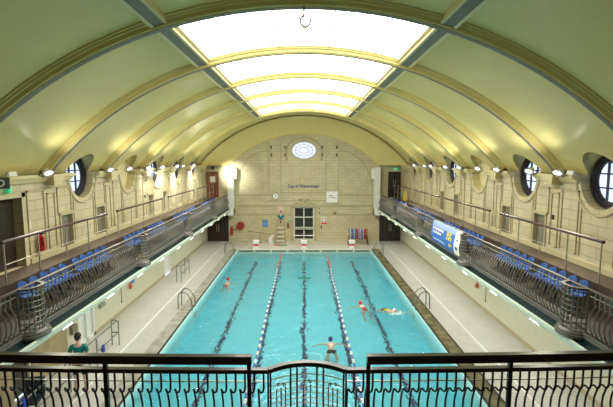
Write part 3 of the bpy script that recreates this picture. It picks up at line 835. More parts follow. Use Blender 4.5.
# left gallery door
b = MB(); b.box(-XW-.30, -XW-.24, 10.15, 11.75, ZU, 5.72); r_ = struct('door_6', b, M['brown_door'])
for a, c in ((10.2, 10.94), (10.96, 11.7)):
    b = MB(); b.box(-XW-.24, -XW-.20, a, c, ZU+.02, 5.68); lf = b.build('door_leaf', M['brown_door'], r_)
    b = MB(); b.box(-XW-.205, -XW-.19, a+.15, c-.15, ZU+1.0, 5.5); b.build('glass_pane', M['darkglass'], lf)
b = MB(); b.box(-XW-.02, -XW+.05, 11.75, 11.90, ZU, 5.85); b.box(-XW-.02, -XW+.05, 10.0, 11.9, 5.72, 5.85); b.box(-XW-.02, -XW+.05, 10.0, 10.15, ZU, 5.85); b.build('door_frame', M['doorframe'], r_)
# niches: small grey doors
dn = 7
for s in (-1, 1):
    for y in (13.95, 16.28, 21.7, 23.9):
        b = MB(); b.box(*sorted((s*(XW+.10), s*(XW+.13))), y-.32, y+.32, ZU+.02, 4.93); r_ = struct('door_%d' % dn, b, M['dado'])
        b = MB(); X = s*XW
        b.box(*sorted((X+s*.02, X-s*.06)), y-.40, y+.40, 4.93, 5.02)
        for q in (-1, 1): b.box(*sorted((X+s*.02, X-s*.04)), y+q*.36-.035, y+q*.36+.035, ZU, 4.93)
        b.build('door_frame', M['mould'], r_); dn += 1
# lower left doors
b = MB(); b.box(-XW-.12, -XW-.08, 14.3, 15.4, 0, 2.05); r_ = struct('door_20', b, mat('frosted_lit_panel', (.80,.86,.80), .3))
b = MB()
for y in (14.34, 14.85, 15.36): b.box(-XW-.08, -XW, y-.04, y+.04, 0, 2.05)
b.box(-XW-.08, -XW, 14.3, 15.4, 0, .12); b.build('door_frame', M['white'], r_)
b = MB(); b.box(-XW-.12, -XW-.08, 23.4, 24.5, 0, 2.05); r_ = struct('door_21', b, M['white'])
b = MB(); b.box(-XW-.08, -XW, 24.42, 24.5, 0, 2.05); b.box(-XW-.08, -XW, 23.4, 23.48, 0, 2.05); b.build('door_frame', M['white'], r_)
b = MB(); b.box(-XW-.12, -XW-.08, 10.9, 11.6, 0, 2.05); struct('door_22', b, M['black_door'])
b = MB(); b.box(-XW, -XW+.04, 11.7, 13.5, 0, 2.05); b.box(-XW, -XW+.04, 7.5, 10.85, 0, 2.05); struct('trim_90', b, M['woodwall'])

# ------------------------------------------------------------------ wall signs etc on far wall
def fbox(name, label, cat, x, z, w_, h, m_, d=.03, y=FAR): 
    b = MB(); b.box(x-w_/2, x+w_/2, y-d, y, z-h/2, z+h/2); o = b.build(name, m_); tag(o, label, cat); return o
K = .0822
def fx(px): return (px-304)*K
def fzz(py): return 6.8-(py-159.5)*.994*(33.6+.107*3)/409
t = text_mb('City of Westminster', .39, 'wall_lettering', M['navytext'], (fx(303.6), FAR-.02, fzz(186.2)), (PI/2, 0, 0), bold=.004)
wd = t.dimensions.x
t.scale = (2.62/ max(.1, wd) if wd > 0 else 1, 1, 1); tag(t, 'navy letters reading City of Westminster on the far stone wall', 'lettering')
b = MB(); 
b.prism([(-.22,.10), (.22,.10), (.22,-.02), (.12,-.16), (0,-.22), (-.12,-.16), (-.22,-.02)], -.02, .0, 'y')
for q in (-1, 1): b.tube([(q*.25,-.02,-.15), (q*.36,-.02,.02), (q*.30,-.02,.16)], .03, 5)
b.tube([(-.14,-.02,.17), (0,-.02,.23), (.14,-.02,.17)], .03, 5)
o = b.build('wall_crest', M['gold']); o.location = (fx(303.8), FAR, fzz(179)); tag(o, 'small pale gold shield crest above the wall lettering', 'crest')
# round clock
t = thing('round_clock', 'small round white wall clock left of the lettering', 'clock', (fx(275.5), FAR, fzz(196)))
b = MB(); b.cyl((0,-.06,0), .28, .06, 'y', 28); b.build('case', M['signgrey'], t, smooth=True)
b = MB(); b.cyl((0,-.066,0), .245, .01, 'y', 28); b.build('dial', M['signwhite'], t, smooth=True)
b = MB(); b.box(-.012,.012,-.075,-.067,-.02,.17); b.box(-.02,.12,-.075,-.067,-.012,.012); b.build('hands', M['black'], t)
t = thing('square_clock', 'large square white pace clock right of the lettering', 'clock', (fx(332.2), FAR, fzz(197)))
b = MB(); b.box(-.50,.50,-.08,0,-.50,.50); b.build('case', M['fitgrey'], t); b = MB(); b.box(-.47,.47,-.09,-.07,-.47,.47); b.build('dial', M['signwhite'], t)
b = MB()
b.box(-.28,.02,-.10,-.09,.08,.12, Matrix.Rotation(R(8),3,'Y')); b.box(0,.30,-.10,-.09,-.04,.0, Matrix.Rotation(R(10),3,'Y')); b.build('hands', M['black'], t)
b = MB(); b.box(-.30,-.02,-.10,-.092,.0,.03, Matrix.Rotation(R(-10),3,'Y')); b.build('sweep_hand', M['signred'], t)
# signs
def marks(parent, rows, m_, w_, h, y=-.034, seed=1):
    rr = random.Random(seed); b = MB()
    for i in range(rows):
        z = h/2-(i+.5)*h/rows; x = -w_/2
        while x < w_/2-.02:
            l = rr.uniform(.03, .10); b.box(x, min(w_/2, x+l), y-.003, y+.002, z-h/rows*.22, z+h/rows*.22); x += l+.025
    return b.build('print', m_, parent)
def sign(name, label, px0, px1, py0, py1, m_, pm, rows, seed):
    x0, x1, z0, z1 = fx(px0), fx(px1), fzz(py1), fzz(py0)
    t = thing(name, label, 'sign', ((x0+x1)/2, FAR, (z0+z1)/2))
    b = MB(); b.box(-(x1-x0)/2, (x1-x0)/2, -.03, 0, -(z1-z0)/2, (z1-z0)/2); b.build('board', m_, t)
    if rows: marks(t, rows, pm, (x1-x0)*.8, (z1-z0)*.85, seed=seed)
    return t
sign('notice_board', 'pale pink and white notice above the lifeguard chair', 277.6, 283, 206.2, 213.5, M['signpink'], M['signwhite'], 5, 2)
sign('notice_board', 'blue rectangular notice left of the lifeguard chair', 261.8, 267, 220, 227.6, M['signblue'], M['bannerpale'], 5, 3)
sign('notice_board', 'tiny pink and white notice right of the hose reel', 246.6, 249, 221.8, 225.6, M['signpink'], M['signwhite'], 2, 4)
t = sign('notice_board', 'white notice with red lower band right of the glazed door', 321.6, 327.1, 217, 224.4, M['signwhite'], M['signred'], 0, 5)
b = MB(); b.box(-.22,.22,-.035,-.028,-.30,-.17); b.build('red_band', M['signred'], t)
b = MB()
for (x, z) in ((-.12,.15), (.12,.15), (-.12,-.06), (.12,-.06)): b.tube([(x+.07*math.cos(q),-.035,z+.07*math.sin(q)) for q in [2*PI*k/12 for k in range(12)]], .014, 4, True)
b.build('ring_symbols', M['signred'], t)
b = MB()
for (x, z) in ((-.12,.15), (.12,.15), (-.12,-.06), (.12,-.06)): b.box(x-.03,x+.03,-.036,-.03,z-.03,z+.03)
b.build('black_symbols', M['black'], t)
for i, (px, py, w_, h) in enumerate(((321.5,227.5,.09,.26),(319.5,208.6,.08,.10),(319.5,212.9,.10,.10),(335.2,213.3,.13,.12))):
    o = fbox('wall_box', ['small dark wall box below the red banded notice', 'tiny dark wall box right of the door head', 'tiny dark wall box just below another beside the door head', 'small dark wall box under the square clock'][i], 'box', fx(px), fzz(py), w_, h, M['greyfab'], .06)
for i, (px, py) in enumerate([(x, y) for x in (271.4, 285.3, 322.2, 336.6) for y in (147.6, 155.2)]):
    lab = 'small dark wall bracket, %s of the pair %s' % (('upper', 'lower')[i % 2], ('far left of the oval window', 'just left of the oval window', 'just right of the oval window', 'far right of the oval window')[i//2])
    b = MB(); x, z = fx(px), fzz(py); b.box(x-.05, x+.05, FAR-.12, FAR, z-.11, z+.11); b.prism([(x-.05, z+.11), (x+.05, z+.11), (x, z+.17)], FAR-.10, FAR, 'y'); tag(b.build('wall_bracket', M['greyfab']), lab, 'bracket', 'small brackets round the oval window')
b = MB(); x, z = fx(378), fzz(212); 
# hose reel
t = thing('hose_reel', 'round red fire hose reel on the far wall', 'hose reel', (fx(239.8), FAR-.03, fzz(225.8)))
b = MB(); b.cyl((0,-.22,0), .32, .03, 'y', 28); b.cyl((0,-.06,0), .32, .03, 'y', 28); b.cyl((0,-.2,0), .12, .2, 'y', 16); b.build('drum', mat('reel_red', (.33,.03,.02), .4), t, smooth=True)
b = MB()
for rr in (.17, .22, .27): 
    for yy in (-.17, -.12, -.08): b.tube([(rr*math.cos(2*PI*k/24), yy, rr*math.sin(2*PI*k/24)) for k in range(24)], .024, 5, True)
b.tube([(-.2,-.12,-.2), (-.5,-.08,-.32), (-.68,-.06,-.32)], .025, 6); b.build('hose', M['darkred'], t, smooth=True)
b = MB(); b.cyl((0,-.24,0), .06, .24, 'y', 12); b.build('hub', M['black'], t)
def extinguisher(label, loc, h, r):
    t = thing('fire_extinguisher', label, 'fire extinguisher', loc)
    b = MB(); b.lathe([(r*.9,0), (r,.02), (r,h*.78), (r*.6,h*.88), (r*.3,h*.92)], (0,0,0), 16); b.build('cylinder', M['red'], t, smooth=True)
    b = MB(); b.box(-.03,.03,-.03,.03,h*.9,h); b.box(-.02,.12,-.015,.015,h*.95,h); b.build('handle', M['black'], t)
    b = MB(); b.tube([(.03,-.03,h*.93), (r,-r,h*.8), (r*1.05,-r*.6,h*.3)], .014, 6); b.build('hose', M['black'], t)
    return t
extinguisher('red fire extinguisher low on the far wall left of the hose reel', (fx(230.8), FAR-.14, fzz(235.5)), .78, .10)
extinguisher('red fire extinguisher standing high against the left gallery wall', (-XW+.14, 12.35, 4.02), .55, .095)
b = MB(); b.box(-XW, -XW+.16, 12.2, 12.5, 3.98, 4.02); tag(b.build('wall_shelf', M['mould']), 'narrow stone ledge under the extinguisher on the left gallery wall', 'shelf')
b = MB(); b.box(-XW, -XW+.01, 12.0, 12.13, 4.75, 5.0); tag(b.build('notice_card', M['signwhite']), 'small white card above the gallery fire extinguisher', 'sign')

# exit signs
def exit_sign(label, loc, rz, arrow=1):
    t = thing('exit_sign', label, 'sign', loc, rz)
    t.scale = (.8,.8,.8)
    b = MB(); b.box(-.20,.20,-.03,.03,-.09,.09); b.build('sign_box', M['green'], t)
    b = MB(); b.box(-.17,-.03,-.037,-.03,-.06,.06)
    b.prism([(.02,.015),(.10,.015),(.10,.05),(.17,0),(.10,-.05),(.10,-.015),(.02,-.015)], -.037, -.03, 'y'); b.build('pictogram', M['signwhite'], t)
    return t
exit_sign('green exit sign above the dark doorway on the left gallery wall', (-XW+.10, 11.25, 5.97), PI/2+.5)
exit_sign('green exit sign above the far door of the right gallery', (7.55, FAR-.05, 6.02), 0)
t = thing('hanging_sign', 'grey sign with a white ring high at the left edge beside the exit sign', 'sign', (-7.82, 10.40, 6.20), PI/2-.9)
b = MB(); b.box(-.30,.30,-.02,.02,-.15,.15); b.build('board', M['signgrey'], t)
b = MB(); b.tube([(.10+.075*math.cos(q),-.025,.075*math.sin(q)) for q in [2*PI*k/20 for k in range(20)]], .018, 5, True); b.build('ring_symbol', M['signwhite'], t)
b = MB(); b.box(-.3,-.05,-.12,.06,-.10,.10); o = b.build('wall_light_box', M['signgrey']); o.location = (-7.3, FAR-.1, 6.12); tag(o, 'dark box sign above the red brown door on the left gallery', 'sign')
b = MB(); b.box(-.02,.14,-.02,.02,-.05,.05)
for (x, y, lab) in ((-7.82, 11.0, 'slim white emergency light on the left cornice above the exit sign'), (7.82, 11.95, 'slim white emergency light on the right cornice beside the nearest window')):
    t = thing('emergency_light', lab, 'light', (x, y, 6.40)); b = MB(); b.box(-.05,.05,-.16,.16,-.04,.0); b.build('base', M['white'], t)
    b = MB(); b.tube([(0,-.15,.03), (0,.15,.03)], .045, 10); b.build('diffuser', M['white'], t, smooth=True)
for (s, y) in ((1, 13.2), (-1, 20.9)): 
    b = MB(); b.box(*sorted((s*XW, s*(XW-.05))), y-.04, y+.04, 4.85, 5.0); tag(b.build('call_point', M['greyfab']), 'small dark switch box in the narrow panel of the %s gallery wall' % ('right' if s > 0 else 'left'), 'switch')

# banner on the right balustrade
t = thing('banner', 'blue printed cloth banner draped over the right gallery balustrade', 'banner', (0,0,0))
def bann(y0, y1, u0, u1, m_, nm, off, parent, slant=0):
    b = MB(); n = 14
    prof_ = [(6.30,3.55), (6.30,3.955), (6.23,3.965), (6.18,3.93), (6.13,3.78), (6.07,3.55), (6.045,3.35), (6.07,3.15), (6.10,3.02)]
    L = [0]
    for i in range(1, len(prof_)): L.append(L[-1]+math.dist(prof_[i-1], prof_[i]))
    def at(u):
        d = u*L[-1]
        for i in range(1, len(L)):
            if d <= L[i]+1e-9:
                q = (d-L[i-1])/(L[i]-L[i-1]); return (prof_[i-1][0]+q*(prof_[i][0]-prof_[i-1][0]), prof_[i-1][1]+q*(prof_[i][1]-prof_[i-1][1]))
        return prof_[-1]
    m1 = max(2, int(n*(u1-u0))+2); rows = 8; vs = []
    for k in (0, 1):
        for i in range(m1+1):
            u = u0+(u1-u0)*i/m1; x, z = at(u)
            for j in range(rows+1):
                y = y0+(y1-y0)*j/rows+slant*(u-u0); vs.append((x-off-.004*k+.012*math.sin(y*5), y, z+(off*.5+.002*k if u < .5 else 0)))
    c_ = rows+1; K_ = (m1+1)*c_; fs = []
    for i in range(m1):
        for j in range(rows):
            a = i*c_+j; fs += [(a, a+1, a+c_+1, a+c_), (K_+a, K_+a+c_, K_+a+c_+1, K_+a+1)]
    for i in range(m1): fs += [(i*c_, (i+1)*c_, K_+(i+1)*c_, K_+i*c_), (i*c_+rows, K_+i*c_+rows, K_+(i+1)*c_+rows, (i+1)*c_+rows)]
    for j in range(rows): fs += [(j, K_+j, K_+j+1, j+1), (m1*c_+j, m1*c_+j+1, K_+m1*c_+j+1, K_+m1*c_+j)]
    b.add(vs, fs); return b.build(nm, m_, parent, smooth=True)
BY0, BY1 = 15.65, 19.2
cl = bann(BY0, BY1, 0, 1, M['banner'], 'cloth', 0, t)
bann(BY0, BY0+.55, 0, 1, M['signwhite'], 'white_edge', .008, t)
bann(BY0+.5, BY1, .28, .50, M['bannerpale'], 'pale_top_band', .006, t)
rr = random.Random(5)
def words(u0, u1, ya, yb, m_, nm):
    y = yb
    while y > ya+.05:
        l = rr.uniform(.10, .20); bann(max(ya, y-l), y, u0, u1, m_, nm, .014, t); y -= l+.07
words(.52, .60, 17.5, 19.0, M['signwhite'], 'white_lettering'); words(.64, .71, 17.8, 18.9, M['signwhite'], 'white_lettering')
words(.86, .90, 17.2, 18.8, M['signwhite'], 'white_lettering')
words(.50, .60, 16.55, 17.1, M['yellow'], 'yellow_lettering'); words(.62, .72, 16.55, 17.1, M['yellow'], 'yellow_lettering'); words(.80, .90, 16.5, 16.8, M['yellow'], 'yellow_lettering')
bann(BY0+.16, BY0+.36, .78, .86, M['navytext'], 'navy_mark', .014, t)
bann(BY0+.2, BY0+.32, .58, .62, M['navytext'], 'navy_mark', .014, t)

# wet floor sign in the right gallery
t = thing('wet_floor_sign', 'yellow folding floor sign on the far right gallery walkway', 'sign', (7.75, 31.2, ZU))
for q in (-1, 1):
    b = MB(); b.add([(-.16, q*.16, 0), (.16, q*.16, 0), (.10, q*.01, .66), (-.10, q*.01, .66), (-.16, q*.18, 0), (.16, q*.18, 0), (.10, q*.03, .66), (-.10, q*.03, .66)], [(0,1,2,3), (4,5,6,7), (0,1,5,4), (1,2,6,5), (2,3,7,6), (3,0,4,7)]); b.build('panel', M['yellow'], t)

# ------------------------------------------------------------------ pool side furniture
def ladder(label, x, y, s):
    """s: side of the pool; local +x towards deck"""
    t = thing('pool_ladder', label, 'pool ladder', (x, y, 0), 0 if s > 0 else PI, 'steel pool ladders')
    for q in (-.27, .27):
        b = MB(); pts = [(.62,q,0), (.62,q,.45)]+[(.40+.22*math.cos(a),q,.50+.32*math.sin(a)) for a in [R(10+k*16) for k in range(6)]]+[(.20,q,.72), (.03,q,.45), (-.02,q,.1), (-.02,q,-1.1)]
        b.tube(pts, .027, 8); b.build('grab_rail', M['ladder'], t, smooth=True)
    for k in range(3):
        b = MB(); b.box(-.10,.0,-.26,.26,-.33-.28*k,-.30-.28*k); b.build('tread', M['steel'], t)
    for q in (-.27, .27):
        b = MB(); b.cyl((.62,q,.012), .045, .02, 'z', 12); b.build('foot_flange', M['steel'], t)
    return t
ladder('steel pool ladder halfway along the left pool edge', -5.12, 18.35, -1); ladder('steel pool ladder halfway along the right pool edge', 5.12, 18.35, 1)
ladder('steel pool ladder in the far left corner of the pool', -5.12, 29.3, -1); ladder('steel pool ladder in the far right corner of the pool', 5.12, 29.3, 1)

def railing(label, posts, rails, loc=(0,0,0)):
    t = thing('handrail', label, 'handrail', loc)
    for r_ in rails: b = MB(); b.tube(r_, .023, 8); b.build('rail', M['ladder'], t, smooth=True)
    for (x, y, h) in posts: b = MB(); b.tube([(x, y, 0), (x, y, h)], .023, 8); b.build('post', M['ladder'], t, smooth=True)
    return t
railing('long steel handrail beside the left wall next to the standing person',
        [(0,-k*1.55,.93) for k in range(1, 6)]+[(.02,0,.85), (-.24,0,.85)],
        [[(0,-8,.95), (0,-.2,.95), (.02,-.03,.93), (.02,0,.85)], [(0,-8,.48), (0,-.1,.48)], [(-.24,0,.85), (-.22,.0,.93), (-.1,0,.96), (0,-.1,.95)], [(-.24,0,.48), (.02,0,.48)]], (-6.84, 14.5, 0))
railing('short steel handrail frame on the left deck behind the ladder', [(0,0,.9), (.26,0,.9), (0,1.6,.9), (.26,1.6,.9)],
        [[(0,0,.9), (.05,.0,.95), (.21,0,.95), (.26,0,.9)], [(0,1.6,.9), (.05,1.6,.95), (.21,1.6,.95), (.26,1.6,.9)], [(.26,0,.9), (.26,1.6,.9)], [(.26,0,.45), (.26,1.6,.45)]], (-7.08, 22.2, 0))
# small wall things on lower walls
for s in (-1, 1):
    nm = 'left' if s < 0 else 'right'; X = s*(XW-.02)
    b = MB(); b.tube([(X-s*.02, 17.7, 1.12), (X-s*.02, 17.7, .55)], .014, 6); b.ball((X-s*.02, 17.7, .50), .03, .03, .06, 8); tag(b.build('pull_cord', M['iron'], smooth=True), 'dark pull cord hanging on the lower %s wall' % nm, 'cord')
    b = MB(); b.ball((X-s*.06, 18.6, .92), .07, .10, .13, 10); b.tube([(X-s*.04, 18.6, 1.02), (X-s*.02, 18.6, 1.14)], .02, 6); tag(b.build('throw_bag', M['orange'], smooth=True), 'small orange rescue bag hung on the lower %s wall' % nm, 'bag')
b = MB(); b.box(-XW, -XW+.03, 18.85, 19.15, .96, 1.14); tag(b.build('wall_notice', M['signblue']), 'small dark blue notice on the lower left wall beside the orange bag', 'sign')
b = MB(); b.box(-XW, -XW+.10, 15.75, 16.15, .92, 1.06); tag(b.build('wall_socket_box', M['fitgrey']), 'grey socket box on the lower left wall right of the glazed doorway', 'box')
b = MB(); b.box(-XW, -XW+.12, 13.72, 14.02, .72, 1.02); tag(b.build('wall_cabinet', M['dado']), 'small grey green wall cabinet on the lower left wall near the glazed doorway', 'cabinet')

# starting blocks
def start_block(px, i):
    lab = ['white starting block with red band at the far end, left one', 'white starting block with red band at the far end, middle one', 'white starting block with red band at the far end, right one'][i]
    t = thing('starting_block', lab, 'starting block', ((px-304)*31.6/409, 30.85, 0.0), 0, 'starting blocks at the far end')
    b = MB(); b.add([(-.24,-.20,.54), (.24,-.20,.54), (.24,.15,.60), (-.24,.15,.60), (-.24,-.20,.60), (.24,-.20,.60), (.24,.15,.66), (-.24,.15,.66)], [(0,1,2,3), (4,5,6,7), (0,1,5,4), (1,2,6,5), (2,3,7,6), (3,0,4,7)]); b.build('platform', M['white'], t)
    b = MB(); b.prism([(-.24,.0), (-.12,.0), (-.0,.14), (.12,.0), (.24,.0), (.16,.20), (.16,.36), (.24,.54), (-.24,.54), (-.16,.36), (-.16,.20)], -.20, -.12, 'y'); b.box(-.16,.16,-.12,.2,0.0,.55); b.build('pedestal', M['white'], t)
    b = MB(); b.box(-.19,.19,-.225,-.2,.27,.40); b.build('red_band', M['signred'], t)
    return t
for i, px in enumerate((256.5, 304, 351.3)): start_block(px, i)

# lifeguard chair
LC = (-1.88, 32.75, 0)
t = thing('lifeguard_chair', 'tall ladder-stepped lifeguard chair against the far wall', 'chair', LC)
for sx in (-1, 1):
    for (ya, yb) in ((-.55, -.16), (.42, .24)):
        b = MB(); b.tube([(sx*.36, ya, 0), (sx*.27, yb, 1.72)], .028, 6); b.build('leg', M['wood'], t)
for k, z in enumerate((.32, .66, 1.0, 1.34)):
    b = MB(); q = z/1.72; y = -.55+.39*q; b.box(-.33+.08*q, .33-.08*q, y-.10, y+.10, z-.02, z+.02); b.build('step', M['offwhite'], t)
b = MB(); b.box(-.28,.28,-.20,.26,1.70,1.75); b.build('seat', M['wood'], t)
b = MB()
for z in (1.95, 2.12): b.box(-.28,.28,.24,.27,z-.05,z+.05)
for sx in (-1, 1): b.tube([(sx*.27,.26,1.7), (sx*.27,.28,2.2)], .02, 6)
b.build('backrest', M['wood'], t)
for sx in (-1, 1): b = MB(); b.tube([(sx*.29,-.18,1.72), (sx*.29,-.18,1.95), (sx*.29,.26,1.97)], .018, 6); b.build('armrest', M['wood'], t)
b = MB(); b.tube([(-.5,.08,.03), (-.3,-.05,.03), (-.05,-.1,.03), (.0,-.02,.03)], .035, 6); o = b.build('hose', M['red']); o.location = (LC[0]+.0, LC[1]-.75, 0); tag(o, 'coiled red hose on the deck round the foot of the lifeguard chair', 'hose')
b = MB(); b.tube([(0,0,.03), (.2,-.08,.03), (.45,.05,.03)], .04, 6); o = b.build('hose', mat('green_hose', (.0,.30,.15), .5)); o.location = (LC[0]+.05, LC[1]-.95, 0); tag(o, 'short green hose lying before the lifeguard chair', 'hose')
b = MB(); b.box(-.05,.05,-.05,.05,-.22,.22); b.tube([(0,0,.2), (.0,0,.35)], .015); o = b.build('rescue_torpedo', M['greyfab']); o.location = (LC[0]+.55, FAR-.1, 1.35); tag(o, 'dark handset hung on the wall right of the lifeguard chair', 'handset')
b = MB(); b.box(-.06,.06,-.03,0,-.05,.05); o = b.build('call_button', M['orange']); o.location = (LC[0]+.63, FAR, 1.12); tag(o, 'small orange call button right of the lifeguard chair', 'button')
b = MB(); b.box(-.07,.07,-.02,0,-.07,.07); o = b.build('safety_sticker', mat('pale_green_sign', (.15,.5,.38), .5)); o.location = (fx(289.3), FAR, 1.72); tag(o, 'small green safety sign left of the glazed door', 'sign')

# rescue pole on stand, white bin
t = thing('rescue_pole', 'long pale pole resting on a low stand at the far wall', 'pole', (fx(260), 33.1, 0))
b = MB(); b.tube([(-1.0,0,.98), (1.1,0,.66)], .04, 6); b.build('pole', M['iron'], t)
b = MB(); b.tube([(0,0,.85), (0,0,.1)], .03, 6); b.tube([(-.2,0,.02), (.2,0,.02)], .025, 6); b.tube([(0,-.2,.02), (0,.2,.02)], .025, 6); b.tube([(0,0,.1), (0,0,.0)], .03); b.build('stand', M['iron'], t)
t = thing('plastic_bin', 'white open plastic bin left of the lifeguard chair', 'bin', (fx(270.8), 32.9, 0))
b = MB(); b.lathe([(.17,0), (.22,.42), (.235,.43), (.235,.46), (.20,.46), (.16,.05)], (0,0,0), 16); b.build('tub', M['white'], t, smooth=True)
b = MB(); b.tube([(-.22,0,.44), (-.15,0,.60), (.15,0,.60), (.22,0,.44)], .012, 5); b.build('handle', M['white'], t)
b = MB(); b.ball((0,0,0), .13, .11, .12, 12); b.ball((-.08,0,-.08), .10, .1, .08, 10); o = b.build('white_cloth', M['white'], smooth=True); o.location = (fx(273.0), 32.75, .60); o.name = 'white_bundle'; tag(o, 'white ball-shaped bundle resting against the white bin', 'bundle')

# lane rope reel on the right
t = thing('lane_rope_reel', 'trolley reel wound with red, white and blue lane rope floats', 'reel', (fx(356.8), 32.4, 0))
for q in (-1, 1):
    b = MB(); b.tube([(q*.78,-.32,.06), (q*.70,0,.85), (q*.78,.32,.06)], .035, 6); b.tube([(q*.78,-.32,.06), (q*.78,.32,.06)], .03, 6); b.tube([(q*.72,0,.8), (q*.72,0,1.30)], .025, 6); b.build('side_frame', M['greyfab'], t)
b = MB(); b.tube([(-.76,0,.85), (.76,0,.85)], .04, 8); b.build('axle', M['steel'], t)
rr = random.Random(3)
for k in range(18):
    x = -.62+k*.073; m_ = M['float_b'] if k in (1,2,5,6,12,13) else (M['red'] if k in (7,8,15,16,17) else M['float_w'])
    b = MB(); R_ = .34+.03*rr.random()
    for a in range(14):
        q = 2*PI*a/14+k*.2; c_ = (x, R_*math.cos(q), .85+R_*math.sin(q)); b.ball(c_, .040, .075, .075, 6)
    b.build('coiled_floats', m_ if k not in (3, 10) else M['float_b'], t, smooth=True)
for q in (-1, 1):
    for yy in (-.32, .32):
        b = MB(); b.cyl((q*.78-.02, yy, .06), .06, .04, 'x', 12); b.build('wheel', M['black'], t)
# lane ropes
fw = {}
for k_, m_ in (('w', M['float_w']), ('b', M['float_b']), ('r', M['float_r'])):
    b = MB(); 
    for j in range(2):
        y = j*.145; b.lathe([(.02,0.0), (.042,.012), (.050,.05), (.042,.10), (.02,.125)], (0,0,y), 8)
    b.v = [(v[0], v[2], v[1]) for v in b.v]; fw[k_] = b.mesh('float', m_, smooth=True)
for s in (-1, 1):
    t = thing('lane_rope', 'blue and white float lane rope along the pool, %s of the two' % ('left' if s < 0 else 'right'), 'lane rope', (s*1.70, 5.35, WZ+.012), 0, 'lane ropes')
    b = MB(); b.tube([(0,0,0), (0,24.85,0)], .010, 5); b.build('cable', M['steel'], t)
    n = 83; y = .05
    for k in range(n):
        c_ = 'r' if y > 20.4 else ('w' if k % 2 else 'b')
        place(fw[c_], 'float', t, (.02*math.sin(y*.9+s), y, 0)); y += .298

# navy chair near lower left, blue towels
t = thing('folding_chair', 'dark navy padded chair on the deck beside the long handrail', 'chair', (-7.25, 10.3, 0), R(10))
b = MB(); b.box(-.24,.24,-.24,.24,.42,.50); b.build('seat', M['navyvinyl'], t)
b = MB(); b.box(-.24,.24,.22,.28,.50,.95); b.build('backrest', M['navyvinyl'], t)
for sx in (-1, 1):
    for sy in (-1, 1): b = MB(); b.tube([(sx*.21,sy*.21,0), (sx*.21,sy*.21,.42)], .016, 6); b.build('leg', M['iron_dark'], t)
for (x, y, z, lab) in ((-6.80, 13.35, .46, 'small blue cloth hanging on the long handrail beside the standing person'), (-6.80, 9.45, .93, 'narrow blue cloth over the near end of the long handrail')):
    b = MB(); b.prism([(-.03,.03), (.03,.03), (.04,-.22), (.025,-.22), (0,.0), (-.025,-.2), (-.04,-.2)], -.06, .06, 'y'); o = b.build('cloth', M['bluecloth']); o.location = (x-.04, y, z+.03); tag(o, lab, 'cloth')

# ------------------------------------------------------------------ people
def skin_mesh(nodes, edges, root=0, sub=1):
    me = bpy.data.meshes.new('sk'); me.from_pydata([n[0] for n in nodes], edges, [])
    o = bpy.data.objects.new('sk', me); COL.objects.link(o)
    md = o.modifiers.new('s', 'SKIN'); md.use_smooth_shade = True
    for i, n in enumerate(nodes):
        r_ = n[1]; r_ = r_ if isinstance(r_, tuple) else (r_, r_)
        me.skin_vertices[0].data[i].radius = r_; me.skin_vertices[0].data[i].use_root = (i == root)
    sb = o.modifiers.new('u', 'SUBSURF'); sb.levels = sub; sb.render_levels = sub
    dg = bpy.context.evaluated_depsgraph_get(); dg.update(); out_ = bpy.data.meshes.new_from_object(o.evaluated_get(dg))
    bpy.data.objects.remove(o); return out_
def chain(nodes, edges, start, pts):
    prev = start
    for p in pts:
        nodes.append(p); edges.append((prev, len(nodes)-1)); prev = len(nodes)-1
    return prev
def V(*a): return Vector(a)
